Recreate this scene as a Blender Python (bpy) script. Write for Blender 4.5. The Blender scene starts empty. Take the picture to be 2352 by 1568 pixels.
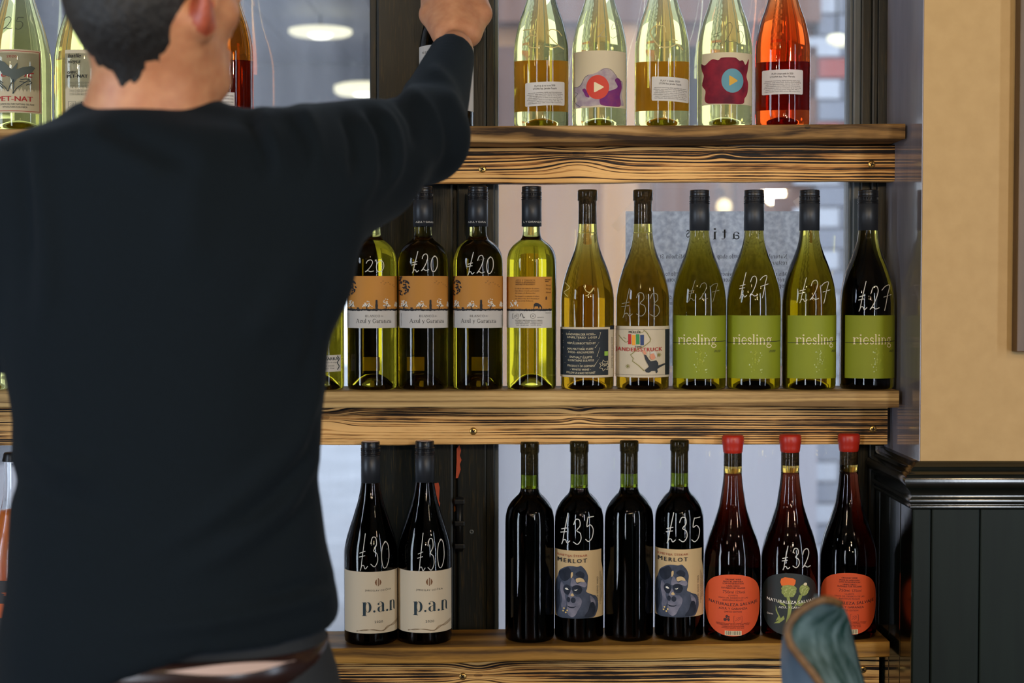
import bpy, bmesh, math, random
import numpy as np
from mathutils import Vector

random.seed(7)
rng = np.random.default_rng(7)
scene = bpy.context.scene
COL = scene.collection

# ------------------------------------------------------------------ camera
FPX = 3600.0                       # focal length in pixels of the 2352 px wide frame
PITCH = math.atan(124.0 / FPX)     # horizon stands at y = 660
EYE = 1.30
cam_d = bpy.data.cameras.new('camera')
cam_d.sensor_width = 36.0
cam_d.lens = 36.0 * FPX / 2352.0
cam_d.clip_start = 0.05
cam_d.clip_end = 100
cam_d.dof.use_dof = True
cam_d.dof.focus_distance = 2.37
cam_d.dof.aperture_fstop = 3.2
cam = bpy.data.objects.new('camera', cam_d)
cam.location = (0, 0, EYE)
cam.rotation_euler = (math.pi / 2 - PITCH, 0, 0)
COL.objects.link(cam)
scene.camera = cam

# ------------------------------------------------------------------ world, lights, exposure
world = bpy.data.worlds.new('overcast_sky')
scene.world = world
world.use_nodes = True
wb = world.node_tree.nodes['Background']
wb.inputs[0].default_value = (0.80, 0.88, 1.0, 1)
wb.inputs[1].default_value = 1.9

def area_light(name, loc, target, sx, sy, power, color):
    l = bpy.data.lights.new(name, 'AREA')
    l.shape = 'RECTANGLE'
    l.size = sx
    l.size_y = sy
    l.energy = power
    l.color = color
    o = bpy.data.objects.new(name, l)
    o.location = loc
    d = Vector(target) - Vector(loc)
    o.rotation_euler = d.to_track_quat('-Z', 'Y').to_euler()
    COL.objects.link(o)
    return o

# daylight through the tall glazed openings of the rear wall of the room
DAY = (0.80, 0.89, 1.0)
area_light('rear_window_daylight', (2.12, -2.47, 1.27), (2.12, 2.0, 1.27), 0.36, 2.3, 30, DAY)
area_light('rear_window_daylight', (-1.7, -2.47, 1.27), (-1.7, 2.0, 1.27), 0.40, 2.3, 34, DAY)
area_light('side_streak_light', (-3.17, 0.3, 1.27), (0.0, 0.3, 1.27), 0.7, 2.3, 50, (0.72, 0.84, 1.0))  # side panels added for vertical streaks on the bottles, the walls are closed
area_light('side_streak_light', (2.57, 0.1, 1.27), (0.0, 0.1, 1.27), 0.30, 2.3, 20, (0.72, 0.84, 1.0))

vs = scene.view_settings
vs.view_transform = 'Standard'
vs.look = 'None'
vs.exposure = 0.55
vs.gamma = 1.0
vs.use_curve_mapping = False
scene.cycles.use_denoising = True
scene.cycles.max_bounces = 14
scene.cycles.transmission_bounces = 14
scene.cycles.transparent_max_bounces = 16
scene.cycles.caustics_reflective = False
scene.cycles.sample_clamp_indirect = 6.0

# ------------------------------------------------------------------ helpers
SP, CP = math.sin(PITCH), math.cos(PITCH)

def at(px, py, Y):
    """point on the plane y = Y that the pixel (px, py) looks at"""
    dx = (px - 1176.0) / FPX
    dy = (784.0 - py) / FPX
    d = Vector((dx, CP + dy * SP, -SP + dy * CP))
    t = Y / d.y
    return Vector((d.x * t, Y, EYE + d.z * t))

def project(co):
    """pixel position of world points (n, 3)"""
    x, y, z = co[:, 0], co[:, 1], co[:, 2] - EYE
    f = y * CP - z * SP
    u = y * SP + z * CP
    return 1176.0 + FPX * x / f, 784.0 - FPX * u / f

def link(o, parent=None):
    COL.objects.link(o)
    if parent is not None:
        o.parent = parent
    return o

def tag(o, label=None, cat=None, group=None, kind=None):
    if label: o['label'] = label
    if cat: o['category'] = cat
    if group: o['group'] = group
    if kind: o['kind'] = kind
    return o

def empty(name, loc=(0, 0, 0), rz=0.0, parent=None):
    o = bpy.data.objects.new(name, None)
    o.empty_display_size = 0.05
    o.location = loc
    o.rotation_euler = (0, 0, rz)
    return link(o, parent)

def mesh_obj(name, verts, faces, mat=None, parent=None, smooth=False, loc=None):
    me = bpy.data.meshes.new(name)
    me.from_pydata([tuple(v) for v in verts], [], [tuple(f) for f in faces])
    me.update()
    if smooth:
        me.polygons.foreach_set('use_smooth', [True] * len(me.polygons))
    if mat is not None:
        me.materials.append(mat)
    o = bpy.data.objects.new(name, me)
    if loc is not None:
        o.location = loc
    return link(o, parent)

def bm_obj(name, bm, mat=None, parent=None, smooth=False, loc=None, recalc=True):
    if recalc:
        bmesh.ops.recalc_face_normals(bm, faces=bm.faces)
    me = bpy.data.meshes.new(name)
    bm.to_mesh(me)
    bm.free()
    if smooth:
        me.polygons.foreach_set('use_smooth', [True] * len(me.polygons))
    if mat is not None:
        me.materials.append(mat)
    o = bpy.data.objects.new(name, me)
    if loc is not None:
        o.location = loc
    return link(o, parent)

def box_bm(x0, x1, y0, y1, z0, z1, bev=0.0, seg=2, bm=None):
    own = bmesh.new()
    vs_ = [own.verts.new(p) for p in ((x0, y0, z0), (x1, y0, z0), (x1, y1, z0), (x0, y1, z0),
                                      (x0, y0, z1), (x1, y0, z1), (x1, y1, z1), (x0, y1, z1))]
    for f in ((0, 3, 2, 1), (4, 5, 6, 7), (0, 1, 5, 4), (1, 2, 6, 5), (2, 3, 7, 6), (3, 0, 4, 7)):
        own.faces.new([vs_[i] for i in f])
    if bev > 0:
        bmesh.ops.bevel(own, geom=list(own.edges), offset=bev, segments=seg, profile=0.6, affect='EDGES')
    if bm is None:
        return own
    me = bpy.data.meshes.new('tmp')
    own.to_mesh(me)
    own.free()
    bm.from_mesh(me)
    bpy.data.meshes.remove(me)
    return bm

def box(name, x0, x1, y0, y1, z0, z1, mat, parent=None, bev=0.0, seg=2):
    return bm_obj(name, box_bm(x0, x1, y0, y1, z0, z1, bev, seg), mat, parent)

def lathe(profile, seg=48):
    """profile: list of (r, z); r = 0 makes a pole"""
    verts, faces, rings = [], [], []
    for r, z in profile:
        if r <= 1e-7:
            rings.append([len(verts)])
            verts.append((0, 0, z))
        else:
            rings.append(list(range(len(verts), len(verts) + seg)))
            for k in range(seg):
                a = 2 * math.pi * k / seg
                verts.append((r * math.cos(a), r * math.sin(a), z))
    for A, B in zip(rings[:-1], rings[1:]):
        if len(A) == 1 and len(B) == 1:
            continue
        for k in range(seg):
            k2 = (k + 1) % seg
            if len(A) == 1:
                faces.append((A[0], B[k2], B[k]))
            elif len(B) == 1:
                faces.append((A[k], A[k2], B[0]))
            else:
                faces.append((A[k], A[k2], B[k2], B[k]))
    return verts, faces

def tube(points, radius, seg=8, closed=False):
    pts = [Vector(p) for p in points]
    n = len(pts)
    verts, faces = [], []
    prev = None
    for i, p in enumerate(pts):
        if closed:
            t = (pts[(i + 1) % n] - pts[i - 1]).normalized()
        else:
            t = (pts[min(i + 1, n - 1)] - pts[max(i - 1, 0)]).normalized()
        if prev is None:
            ref = Vector((0, 0, 1)) if abs(t.z) < 0.9 else Vector((1, 0, 0))
            a = t.cross(ref).normalized()
        else:
            a = (prev - t * prev.dot(t)).normalized()
        prev = a
        b = t.cross(a)
        r = radius[i] if hasattr(radius, '__len__') else radius
        for k in range(seg):
            ang = 2 * math.pi * k / seg
            verts.append(p + (a * math.cos(ang) + b * math.sin(ang)) * r)
    m = n if closed else n - 1
    for i in range(m):
        for k in range(seg):
            k2 = (k + 1) % seg
            j = (i + 1) % n
            faces.append((i * seg + k, i * seg + k2, j * seg + k2, j * seg + k))
    if not closed:
        faces.append(tuple(range(seg - 1, -1, -1)))
        faces.append(tuple((n - 1) * seg + k for k in range(seg)))
    return verts, faces

# ------------------------------------------------------------------ materials
MATS = {}

def nt(name):
    m = bpy.data.materials.new(name)
    m.use_nodes = True
    t = m.node_tree
    return m, t, t.nodes['Principled BSDF'], t.nodes['Material Output']

def plain(name, color, rough=0.6, metal=0.0, spec=0.5, bump=0.0, bscale=200.0, sheen=0.0, coat=0.0):
    if name in MATS:
        return MATS[name]
    m, t, p, out = nt(name)
    p.inputs['Base Color'].default_value = (*color, 1)
    p.inputs['Roughness'].default_value = rough
    p.inputs['Metallic'].default_value = metal
    p.inputs['Specular IOR Level'].default_value = spec
    p.inputs['Sheen Weight'].default_value = sheen
    p.inputs['Coat Weight'].default_value = coat
    if bump > 0:
        tc = t.nodes.new('ShaderNodeTexCoord')
        n = t.nodes.new('ShaderNodeTexNoise')
        n.inputs['Scale'].default_value = bscale
        n.inputs['Detail'].default_value = 3
        b = t.nodes.new('ShaderNodeBump')
        b.inputs['Strength'].default_value = bump
        b.inputs['Distance'].default_value = 0.002
        t.links.new(tc.outputs['Object'], n.inputs['Vector'])
        t.links.new(n.outputs['Fac'], b.inputs['Height'])
        t.links.new(b.outputs['Normal'], p.inputs['Normal'])
    MATS[name] = m
    return m

def ramp_node(t, stops):
    r = t.nodes.new('ShaderNodeValToRGB')
    e = r.color_ramp.elements
    e[0].position, e[0].color = stops[0][0], (*stops[0][1], 1)
    e[1].position, e[1].color = stops[-1][0], (*stops[-1][1], 1)
    for pos, c in stops[1:-1]:
        k = e.new(pos)
        k.color = (*c, 1)
    return r

def noisy(name, c1, c2, scale=(5, 5, 5), nscale=1.0, detail=4, rough=0.6, bump=0.2, lo=0.35, hi=0.65, dist=0.002, spec=0.5, distort=0.0):
    if name in MATS:
        return MATS[name]
    m, t, p, out = nt(name)
    tc = t.nodes.new('ShaderNodeTexCoord')
    mp = t.nodes.new('ShaderNodeMapping')
    mp.inputs['Scale'].default_value = scale
    n = t.nodes.new('ShaderNodeTexNoise')
    n.inputs['Scale'].default_value = nscale
    n.inputs['Detail'].default_value = detail
    n.inputs['Distortion'].default_value = distort
    r = ramp_node(t, [(lo, c1), (hi, c2)])
    t.links.new(tc.outputs['Object'], mp.inputs['Vector'])
    t.links.new(mp.outputs['Vector'], n.inputs['Vector'])
    t.links.new(n.outputs['Fac'], r.inputs['Fac'])
    t.links.new(r.outputs['Color'], p.inputs['Base Color'])
    p.inputs['Roughness'].default_value = rough
    p.inputs['Specular IOR Level'].default_value = spec
    if bump > 0:
        b = t.nodes.new('ShaderNodeBump')
        b.inputs['Strength'].default_value = bump
        b.inputs['Distance'].default_value = dist
        t.links.new(n.outputs['Fac'], b.inputs['Height'])
        t.links.new(b.outputs['Normal'], p.inputs['Normal'])
    MATS[name] = m
    return m

def wood(name, dark, mid, light, band=170.0, seed=0.0, burn=0.5, rough=0.7, contrast=(0.25, 0.5, 0.8), warp=0.03, knots=()):
    """long uneven horizontal grain (along x), bent round knots (x, z, size), with scorched patches"""
    m, t, p, out = nt(name)
    L = t.links.new
    def math_(op, a, b=None, c=None):
        n_ = t.nodes.new('ShaderNodeMath'); n_.operation = op
        for i, q in enumerate((a, b, c)):
            if q is None:
                continue
            if hasattr(q, 'is_output'):
                L(q, n_.inputs[i])
            else:
                n_.inputs[i].default_value = q
        return n_.outputs[0]
    def noise_(vec, detail=2.0, rgh=0.5):
        n_ = t.nodes.new('ShaderNodeTexNoise')
        n_.inputs['Scale'].default_value = 1.0
        n_.inputs['Detail'].default_value = detail
        n_.inputs['Roughness'].default_value = rgh
        L(vec, n_.inputs['Vector'])
        return n_.outputs['Fac']
    def comb(x, y, z):
        n_ = t.nodes.new('ShaderNodeCombineXYZ')
        for i, q in enumerate((x, y, z)):
            if hasattr(q, 'is_output'):
                L(q, n_.inputs[i])
            else:
                n_.inputs[i].default_value = q
        return n_.outputs[0]
    tc = t.nodes.new('ShaderNodeTexCoord')
    sx = t.nodes.new('ShaderNodeSeparateXYZ')
    L(tc.outputs['Object'], sx.inputs[0])
    X, Y_, Z = sx.outputs
    n1 = noise_(comb(math_('MULTIPLY_ADD', X, 2.6, seed), math_('MULTIPLY', Y_, 3.0), math_('MULTIPLY_ADD', Z, 7.0, seed)), 2.0)
    zz = math_('MULTIPLY_ADD', math_('SUBTRACT', n1, 0.5), warp, Z)
    core = None
    for kx, kz, ks in knots:
        dx = math_('DIVIDE', math_('SUBTRACT', X, kx), ks * 2.4)
        dz = math_('DIVIDE', math_('SUBTRACT', Z, kz), ks)
        r2 = math_('ADD', math_('MULTIPLY', dx, dx), math_('MULTIPLY', dz, dz))
        g = math_('POWER', 2.718, math_('MULTIPLY', r2, -0.7))
        zz = math_('MULTIPLY_ADD', math_('MULTIPLY', g, dz), ks * 1.3, zz)
        k2 = math_('LESS_THAN', math_('ADD', math_('MULTIPLY', math_('MULTIPLY', dx, dx), 9.0), math_('MULTIPLY', math_('MULTIPLY', dz, dz), 4.0)), 0.5)
        core = k2 if core is None else math_('MAXIMUM', core, k2)
    n2 = noise_(comb(math_('MULTIPLY_ADD', X, 1.1, seed * 2), math_('MULTIPLY', Y_, 14.0), math_('MULTIPLY', zz, band)), 2.0, 0.45)
    n3 = noise_(comb(math_('MULTIPLY_ADD', X, 5.0, seed * 3), math_('MULTIPLY', Y_, 5.0), math_('MULTIPLY', zz, 26.0)), 3.0)
    n4 = noise_(comb(math_('MULTIPLY', X, 45.0), math_('MULTIPLY', Y_, 160.0), math_('MULTIPLY', Z, 600.0)), 2.0)
    a = math_('MULTIPLY_ADD', math_('SUBTRACT', n2, 0.5), 3.4, 0.5)
    a = math_('MULTIPLY_ADD', math_('SUBTRACT', n3, 0.5), burn * 2.4, a)
    a = math_('MULTIPLY_ADD', math_('SUBTRACT', n4, 0.5), 0.4, a)
    if core is not None:
        a = math_('MULTIPLY_ADD', core, -0.10, a)
    r = ramp_node(t, [(contrast[0], dark), (contrast[1], mid), (contrast[2], light)])
    L(a, r.inputs['Fac'])
    L(r.outputs['Color'], p.inputs['Base Color'])
    p.inputs['Roughness'].default_value = rough
    p.inputs['Specular IOR Level'].default_value = 0.3
    bp = t.nodes.new('ShaderNodeBump')
    bp.inputs['Strength'].default_value = 0.4
    bp.inputs['Distance'].default_value = 0.0015
    L(a, bp.inputs['Height'])
    L(bp.outputs['Normal'], p.inputs['Normal'])
    MATS[name] = m
    return m

def bottle_glass(name, absorb, density, ior=1.36, tint=(1, 1, 1), rough=0.0):
    """solid bottle filled with wine: clear refraction, the colour comes from the thickness"""
    m = bpy.data.materials.new(name)
    m.use_nodes = True
    t = m.node_tree
    for n in list(t.nodes):
        if n.type == 'BSDF_PRINCIPLED':
            t.nodes.remove(n)
    out = [n for n in t.nodes if n.type == 'OUTPUT_MATERIAL'][0]
    g = t.nodes.new('ShaderNodeBsdfGlass')
    g.inputs['Color'].default_value = (*tint, 1)
    g.inputs['IOR'].default_value = ior
    g.inputs['Roughness'].default_value = rough
    t.links.new(g.outputs[0], out.inputs['Surface'])
    if density > 0:
        v = t.nodes.new('ShaderNodeVolumeAbsorption')
        v.inputs['Color'].default_value = (*absorb, 1)
        v.inputs['Density'].default_value = density
        t.links.new(v.outputs[0], out.inputs['Volume'])
    MATS[name] = m
    return m

def pane_glass(name, tint=(0.93, 0.96, 0.97), film=(0.06, 0.20)):
    m = bpy.data.materials.new(name)
    m.use_nodes = True
    t = m.node_tree
    for n in list(t.nodes):
        if n.type == 'BSDF_PRINCIPLED':
            t.nodes.remove(n)
    out = [n for n in t.nodes if n.type == 'OUTPUT_MATERIAL'][0]
    tr = t.nodes.new('ShaderNodeBsdfTransparent')
    tr.inputs[0].default_value = (*tint, 1)
    gl = t.nodes.new('ShaderNodeBsdfGlossy')
    gl.inputs['Roughness'].default_value = 0.02
    fr = t.nodes.new('ShaderNodeFresnel')
    fr.inputs['IOR'].default_value = 1.45
    mx = t.nodes.new('ShaderNodeMixShader')
    t.links.new(fr.outputs[0], mx.inputs[0])
    t.links.new(tr.outputs[0], mx.inputs[1])
    t.links.new(gl.outputs[0], mx.inputs[2])
    # dust and old condensation on the pane: a thin scattering film in vertical runs
    tl = t.nodes.new('ShaderNodeBsdfTranslucent')
    tl.inputs[0].default_value = (0.92, 0.94, 0.97, 1)
    tc = t.nodes.new('ShaderNodeTexCoord')
    mp = t.nodes.new('ShaderNodeMapping')
    mp.inputs['Scale'].default_value = (16, 1, 1.6)
    nz = t.nodes.new('ShaderNodeTexNoise')
    nz.inputs['Scale'].default_value = 1.0
    nz.inputs['Detail'].default_value = 4
    mr = t.nodes.new('ShaderNodeMapRange')
    mr.inputs[1].default_value = 0.3
    mr.inputs[2].default_value = 0.75
    mr.inputs[3].default_value = film[0]
    mr.inputs[4].default_value = film[1]
    t.links.new(tc.outputs['Object'], mp.inputs['Vector'])
    t.links.new(mp.outputs['Vector'], nz.inputs['Vector'])
    t.links.new(nz.outputs['Fac'], mr.inputs[0])
    m2 = t.nodes.new('ShaderNodeMixShader')
    t.links.new(mr.outputs[0], m2.inputs[0])
    t.links.new(mx.outputs[0], m2.inputs[1])
    t.links.new(tl.outputs[0], m2.inputs[2])
    t.links.new(m2.outputs[0], out.inputs['Surface'])
    MATS[name] = m
    return m

def paper(name, color, transl=0.25, rough=0.7, mottled=None, mscale=60.0):
    if name in MATS:
        return MATS[name]
    m = bpy.data.materials.new(name)
    m.use_nodes = True
    t = m.node_tree
    p = t.nodes['Principled BSDF']
    out = t.nodes['Material Output']
    p.inputs['Base Color'].default_value = (*color, 1)
    p.inputs['Roughness'].default_value = rough
    p.inputs['Specular IOR Level'].default_value = 0.3
    tl = t.nodes.new('ShaderNodeBsdfTranslucent')
    tl.inputs[0].default_value = (*color, 1)
    mx = t.nodes.new('ShaderNodeMixShader')
    mx.inputs[0].default_value = transl
    t.links.new(p.outputs[0], mx.inputs[1])
    t.links.new(tl.outputs[0], mx.inputs[2])
    t.links.new(mx.outputs[0], out.inputs['Surface'])
    if mottled:
        tc = t.nodes.new('ShaderNodeTexCoord')
        n = t.nodes.new('ShaderNodeTexNoise')
        n.inputs['Scale'].default_value = mscale
        n.inputs['Detail'].default_value = 5
        r = ramp_node(t, [(0.35, color), (0.65, mottled)])
        t.links.new(tc.outputs['Object'], n.inputs['Vector'])
        t.links.new(n.outputs['Fac'], r.inputs['Fac'])
        t.links.new(r.outputs['Color'], p.inputs['Base Color'])
        t.links.new(r.outputs['Color'], tl.inputs[0])
    MATS[name] = m
    return m

def emis(name, color, strength):
    if name in MATS:
        return MATS[name]
    m, t, p, out = nt(name)
    p.inputs['Base Color'].default_value = (*color, 1)
    p.inputs['Emission Color'].default_value = (*color, 1)
    p.inputs['Emission Strength'].default_value = strength
    MATS[name] = m
    return m

def srgb(r, g, b):
    def f(c):
        c /= 255.0
        return c / 12.92 if c <= 0.04045 else ((c + 0.055) / 1.055) ** 2.4
    return (f(r), f(g), f(b))

M_PLASTER = noisy('beige_plaster', srgb(190, 156, 100), srgb(182, 148, 92), (40, 40, 40), 1.0, 5, 0.55, 0.25, 0.3, 0.7, 0.0015)
M_REVEAL = noisy('satin_grey_reveal_paint', srgb(158, 154, 162), srgb(140, 137, 148), (25, 25, 6), 1.0, 3, 0.11, 0.08, 0.3, 0.7, 0.0008)
M_GREEN = noisy('dark_green_gloss_paint', srgb(15, 23, 21), srgb(11, 18, 16), (60, 60, 6), 1.0, 3, 0.13, 0.10, 0.3, 0.7, 0.0008, 0.8)
M_GREEN_MATT = noisy('dark_green_board_paint', srgb(20, 30, 25), srgb(15, 24, 20), (60, 60, 6), 1.0, 3, 0.45, 0.1, 0.3, 0.7, 0.001, 0.18)
M_POST = noisy('worn_dark_green_window_paint', srgb(15, 20, 18), srgb(66, 54, 24), (420, 420, 26), 1.0, 4, 0.38, 0.15, 0.54, 0.86, 0.0012, 0.3)
M_SASH = noisy('grey_blue_sash_paint', srgb(84, 94, 100), srgb(66, 76, 82), (90, 90, 10), 1.0, 4, 0.4, 0.2)
M_RUST = plain('chipped_red_undercoat', srgb(176, 66, 24), 0.6)
M_IRON = plain('black_iron', srgb(34, 36, 38), 0.35, 0.6)
M_FLOOR = wood('floor_timber', srgb(40, 26, 16), srgb(78, 52, 32), srgb(104, 72, 46), 60, 5.0, 0.4, 0.45)
M_CEIL = plain('ceiling_paint', srgb(74, 66, 56), 0.8)
M_ROOMWALL = plain('room_wall_paint', srgb(44, 50, 46), 0.7)
M_PANE = pane_glass('window_glass')
M_SCREW = plain('brass_screw', srgb(196, 160, 92), 0.3, 0.9)
M_DARK = plain('dark_recess', srgb(14, 12, 10), 0.8)

# ------------------------------------------------------------------ setting : geometry constants
YF = 2.33          # front plane of the shelf boards
YBK = 2.452        # back of the boards
YB = 2.386         # bottle axis
YW = 2.25          # room side of the wall
YP = 2.462         # face of the window posts
YG = 2.50          # glass
XR = 0.588         # plaster reveal
XL = -1.30         # left end of the recess
PXM = FPX / YB     # pixels per metre at the bottles
CEIL = 2.85
ZRAIL0 = at(2250, 1167, YW).z
ZRAIL1 = at(2250, 1058, YW).z

def structure(o):
    o['kind'] = 'structure'
    return o

structure(box('floor', -3.2, 2.6, -2.5, YG + 0.1, -0.06, 0.0, M_FLOOR))
structure(box('ceiling', -3.2, 2.6, -2.5, YG + 0.1, CEIL, CEIL + 0.08, M_CEIL))
structure(box('wall_left', -3.3, -3.2, -2.5, YG + 0.1, 0, CEIL, M_ROOMWALL))
structure(box('wall_side', 2.6, 2.7, -2.5, YG + 0.1, 0, CEIL, M_ROOMWALL))
# rear wall with two window openings
bm = bmesh.new()
for x0, x1, z0, z1 in ((-3.2, -1.9, 0, CEIL), (-1.5, 1.94, 0, CEIL), (2.30, 2.6, 0, CEIL),
                       (-1.9, -1.5, 0, 0.12), (-1.9, -1.5, 2.42, CEIL), (1.94, 2.30, 0, 0.12), (1.94, 2.30, 2.42, CEIL)):
    box_bm(x0, x1, -2.6, -2.5, z0, z1, bm=bm)
structure(bm_obj('wall_back', bm, M_ROOMWALL))
# wall around the recess: right side with its reveal, left side, below the window
wr = structure(box('wall_right', XR, 2.6, YW, YG + 0.12, 0, CEIL, M_PLASTER))
rv = box('reveal_face', XR - 0.0015, XR, YW + 0.001, YP + 0.03, ZRAIL1 - 0.02, CEIL, M_REVEAL, wr)
structure(box('wall_front', -3.2, XL, YW, YG + 0.12, 0, CEIL, M_PLASTER))
sill_z = at(1100, 1470, YP).z - 0.02
structure(box('wall_under_window', XL, XR, YP + 0.005, YG + 0.12, 0, sill_z, M_GREEN_MATT))
structure(box('wall_over_window', XL, XR, YP + 0.005, YG + 0.12, 2.45, CEIL, M_PLASTER))

# wainscot boards, front and on the reveal
gx = [at(p, 1300, YW - 0.014).x for p in (2138, 2250, 2362)]
wx = gx[1] - gx[0]
edges = [XR - 0.014, gx[0]] + [gx[0] + wx * k for k in range(1, 27)]
for a, b in zip(edges[:-1], edges[1:]):
    if a > 2.55:
        break
    box('wainscot_board', a + 0.0006, min(b, 2.6) - 0.0006, YW - 0.014, YW - 0.0005, 0.0, ZRAIL0 + 0.004, M_GREEN_MATT, wr, 0.0022, 2)
ye = [YW - 0.014, YW + 0.052, YW + 0.118, YW + 0.184, YP + 0.01]
for a, b in zip(ye[:-1], ye[1:]):
    box('wainscot_board', XR - 0.0145, XR - 0.001, a + 0.0006, b - 0.0006, 0.0, ZRAIL0 + 0.004, M_GREEN, wr, 0.0022, 2)

# chair rail : profile (height from bottom 0..1, protrusion)
hr = ZRAIL1 - ZRAIL0
prof = [(0.0, 0.014), (0.02, 0.017), (0.06, 0.019), (0.10, 0.0175), (0.115, 0.0165), (0.14, 0.0185), (0.19, 0.0205),
        (0.24, 0.0185), (0.27, 0.0165), (0.32, 0.0170), (0.40, 0.0195), (0.46, 0.0235), (0.52, 0.0275), (0.60, 0.0295),
        (0.68, 0.0285), (0.74, 0.0255), (0.775, 0.0215), (0.79, 0.018), (0.86, 0.0165), (0.90, 0.012), (0.97, 0.008), (1.0, 0.0)]
def rail(name, along):
    v, f = [], []
    n = len(prof)
    for end in (0, 1):
        for t_, p_ in prof:
            z = ZRAIL0 + t_ * hr
            if along == 'x':
                v.append((XR - p_ if end == 0 else 2.6, YW - p_, z))
            else:
                v.append((XR - p_, YW - p_ if end == 0 else YP + 0.005, z))
    for i in range(n - 1):
        f.append((i, i + 1, n + i + 1, n + i))
    m_ = bmesh.new()
    bv = [m_.verts.new(p) for p in v]
    for q in f:
        m_.faces.new([bv[i] for i in q])
    # close the far end
    if along == 'y':
        back = [m_.verts.new((XR, YP + 0.005, ZRAIL0 + t_ * hr)) for t_, p_ in prof]
        for i in range(n - 1):
            m_.faces.new((bv[n + i], bv[n + i + 1], back[i + 1], back[i]))
    o = bm_obj(name, m_, M_GREEN, None, smooth=True)
    return structure(o)
rail('trim_1', 'x')
rail('trim_2', 'y')

# ------------------------------------------------------------------ window
win = structure(empty('window_1', (0, 0, 0)))
WZ0, WZ1 = sill_z, 2.45
def vpost(name, px0, px1, y0, y1, mat, bev=0.002, z0=WZ0, z1=WZ1):
    xa, xb = at(px0, 700, y0).x, at(px1, 700, y0).x
    return box(name, xa, xb, y0, y1, z0, z1, mat, win, bev)
vpost('glazing_bead', 851, 868, YP + 0.012, YG + 0.02, M_POST)
vpost('mullion', 866, 1041, YP, YG + 0.05, M_POST, 0.004)
vpost('mullion_core', 1036, 1056, YP + 0.014, YG + 0.05, M_POST, 0.001)
vpost('mullion', 1050, 1117, YP + 0.001, YG + 0.05, M_POST, 0.003)
vpost('mullion_strip', 1116, 1136, YP + 0.006, YG + 0.045, M_POST, 0.002)
vpost('glazing_bead', 1135, 1145, YP + 0.014, YG + 0.02, M_SASH, 0.002)
vpost('glazing_bead', 1947, 1957, YP + 0.02, YG + 0.02, M_SASH, 0.002)
vpost('sash_stile', 1956, 1975, YP + 0.012, YG + 0.03, M_SASH, 0.003)
vpost('window_post', 1974, 2000, YP + 0.008, YG + 0.05, M_POST, 0.003)
o = box('window_post', at(1999, 700, YP).x, XR - 0.0146, YP, YG + 0.05, WZ0, WZ1, M_POST, win, 0.003)
xw = at(2041, 700, YP).x
box('window_post', XR - 0.0155, XR, YP + 0.001, YG + 0.05, ZRAIL1, WZ1, M_POST, win, 0.001)
box('sill_rail', XL, XR, YP + 0.004, YG + 0.05, WZ0 - 0.03, WZ0 + 0.012, M_POST, win, 0.003)
box('head_rail', XL, XR, YP + 0.004, YG + 0.05, WZ1 - 0.06, WZ1, M_POST, win, 0.003)
box('window_post', XL, XL + 0.09, YP, YG + 0.05, WZ0, WZ1, M_POST, win, 0.003)
for a, b in ((1140, 1952), (-700, 858)):
    xa, xb = max(at(a, 700, YG).x, XL + 0.06), at(b, 700, YG).x
    box('glass_pane', xa, xb, YG, YG + 0.004, WZ0, WZ1 - 0.03, M_PANE, win)
# iron bolt, paint chips and a plugged screw hole on the mullion
def chip(name, pts, Y, mat, thick=0.0012):
    q = [at(px, py, Y) for px, py in pts]
    bmq = bmesh.new()
    fr = [bmq.verts.new((p.x, Y - thick, p.z)) for p in q]
    bk = [bmq.verts.new((p.x, Y + 0.001, p.z)) for p in q]
    bmq.faces.new(fr)
    n = len(q)
    for i in range(n):
        bmq.faces.new((fr[i], fr[(i + 1) % n], bk[(i + 1) % n], bk[i]))
    return bm_obj(name, bmq, mat, win)
chip('paint_chip', [(1049, 1030), (1055, 1022), (1059, 1034), (1056, 1046), (1060, 1056), (1056, 1066), (1058, 1078), (1052, 1097), (1047, 1098), (1049, 1060)], YP, M_RUST)
chip('paint_chip', [(996, 1110), (1007, 1108), (1010, 1120), (1008, 1150), (1011, 1155), (1008, 1176), (1003, 1168), (1001, 1140), (996, 1122)], YP, M_RUST)
chip('paint_chip', [(1042, 1146), (1047, 1144), (1048, 1172), (1043, 1175)], YP + 0.012, plain('chipped_ochre', srgb(200, 120, 40), 0.6))
xb_ = at(1056, 1190, YP).x
v, f = tube([(xb_, YP - 0.006, at(0, 1264, YP).z), (xb_, YP - 0.006, at(0, 1140, YP).z)], 0.0055, 12)
mesh_obj('slide_bolt', v, f, M_IRON, win, True)
for yy in (1150, 1200, 1252):
    zc = at(0, yy, YP).z
    box('bolt_keeper', xb_ - 0.008, xb_ + 0.008, YP - 0.0125, YP + 0.001, zc - 0.004, zc + 0.004, M_IRON, win, 0.0015)
hc = at(1083, 1221, YP)
v, f = lathe([(0.0015, 0.0), (0.0032, 0.0006), (0.0038, 0.0), (0.004, -0.001)], 12)
o = mesh_obj('screw_hole', v, f, M_SASH, win, True)
o.location = (hc.x, YP - 0.0005, hc.z)
o.rotation_euler = (math.pi / 2, 0, 0)

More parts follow.
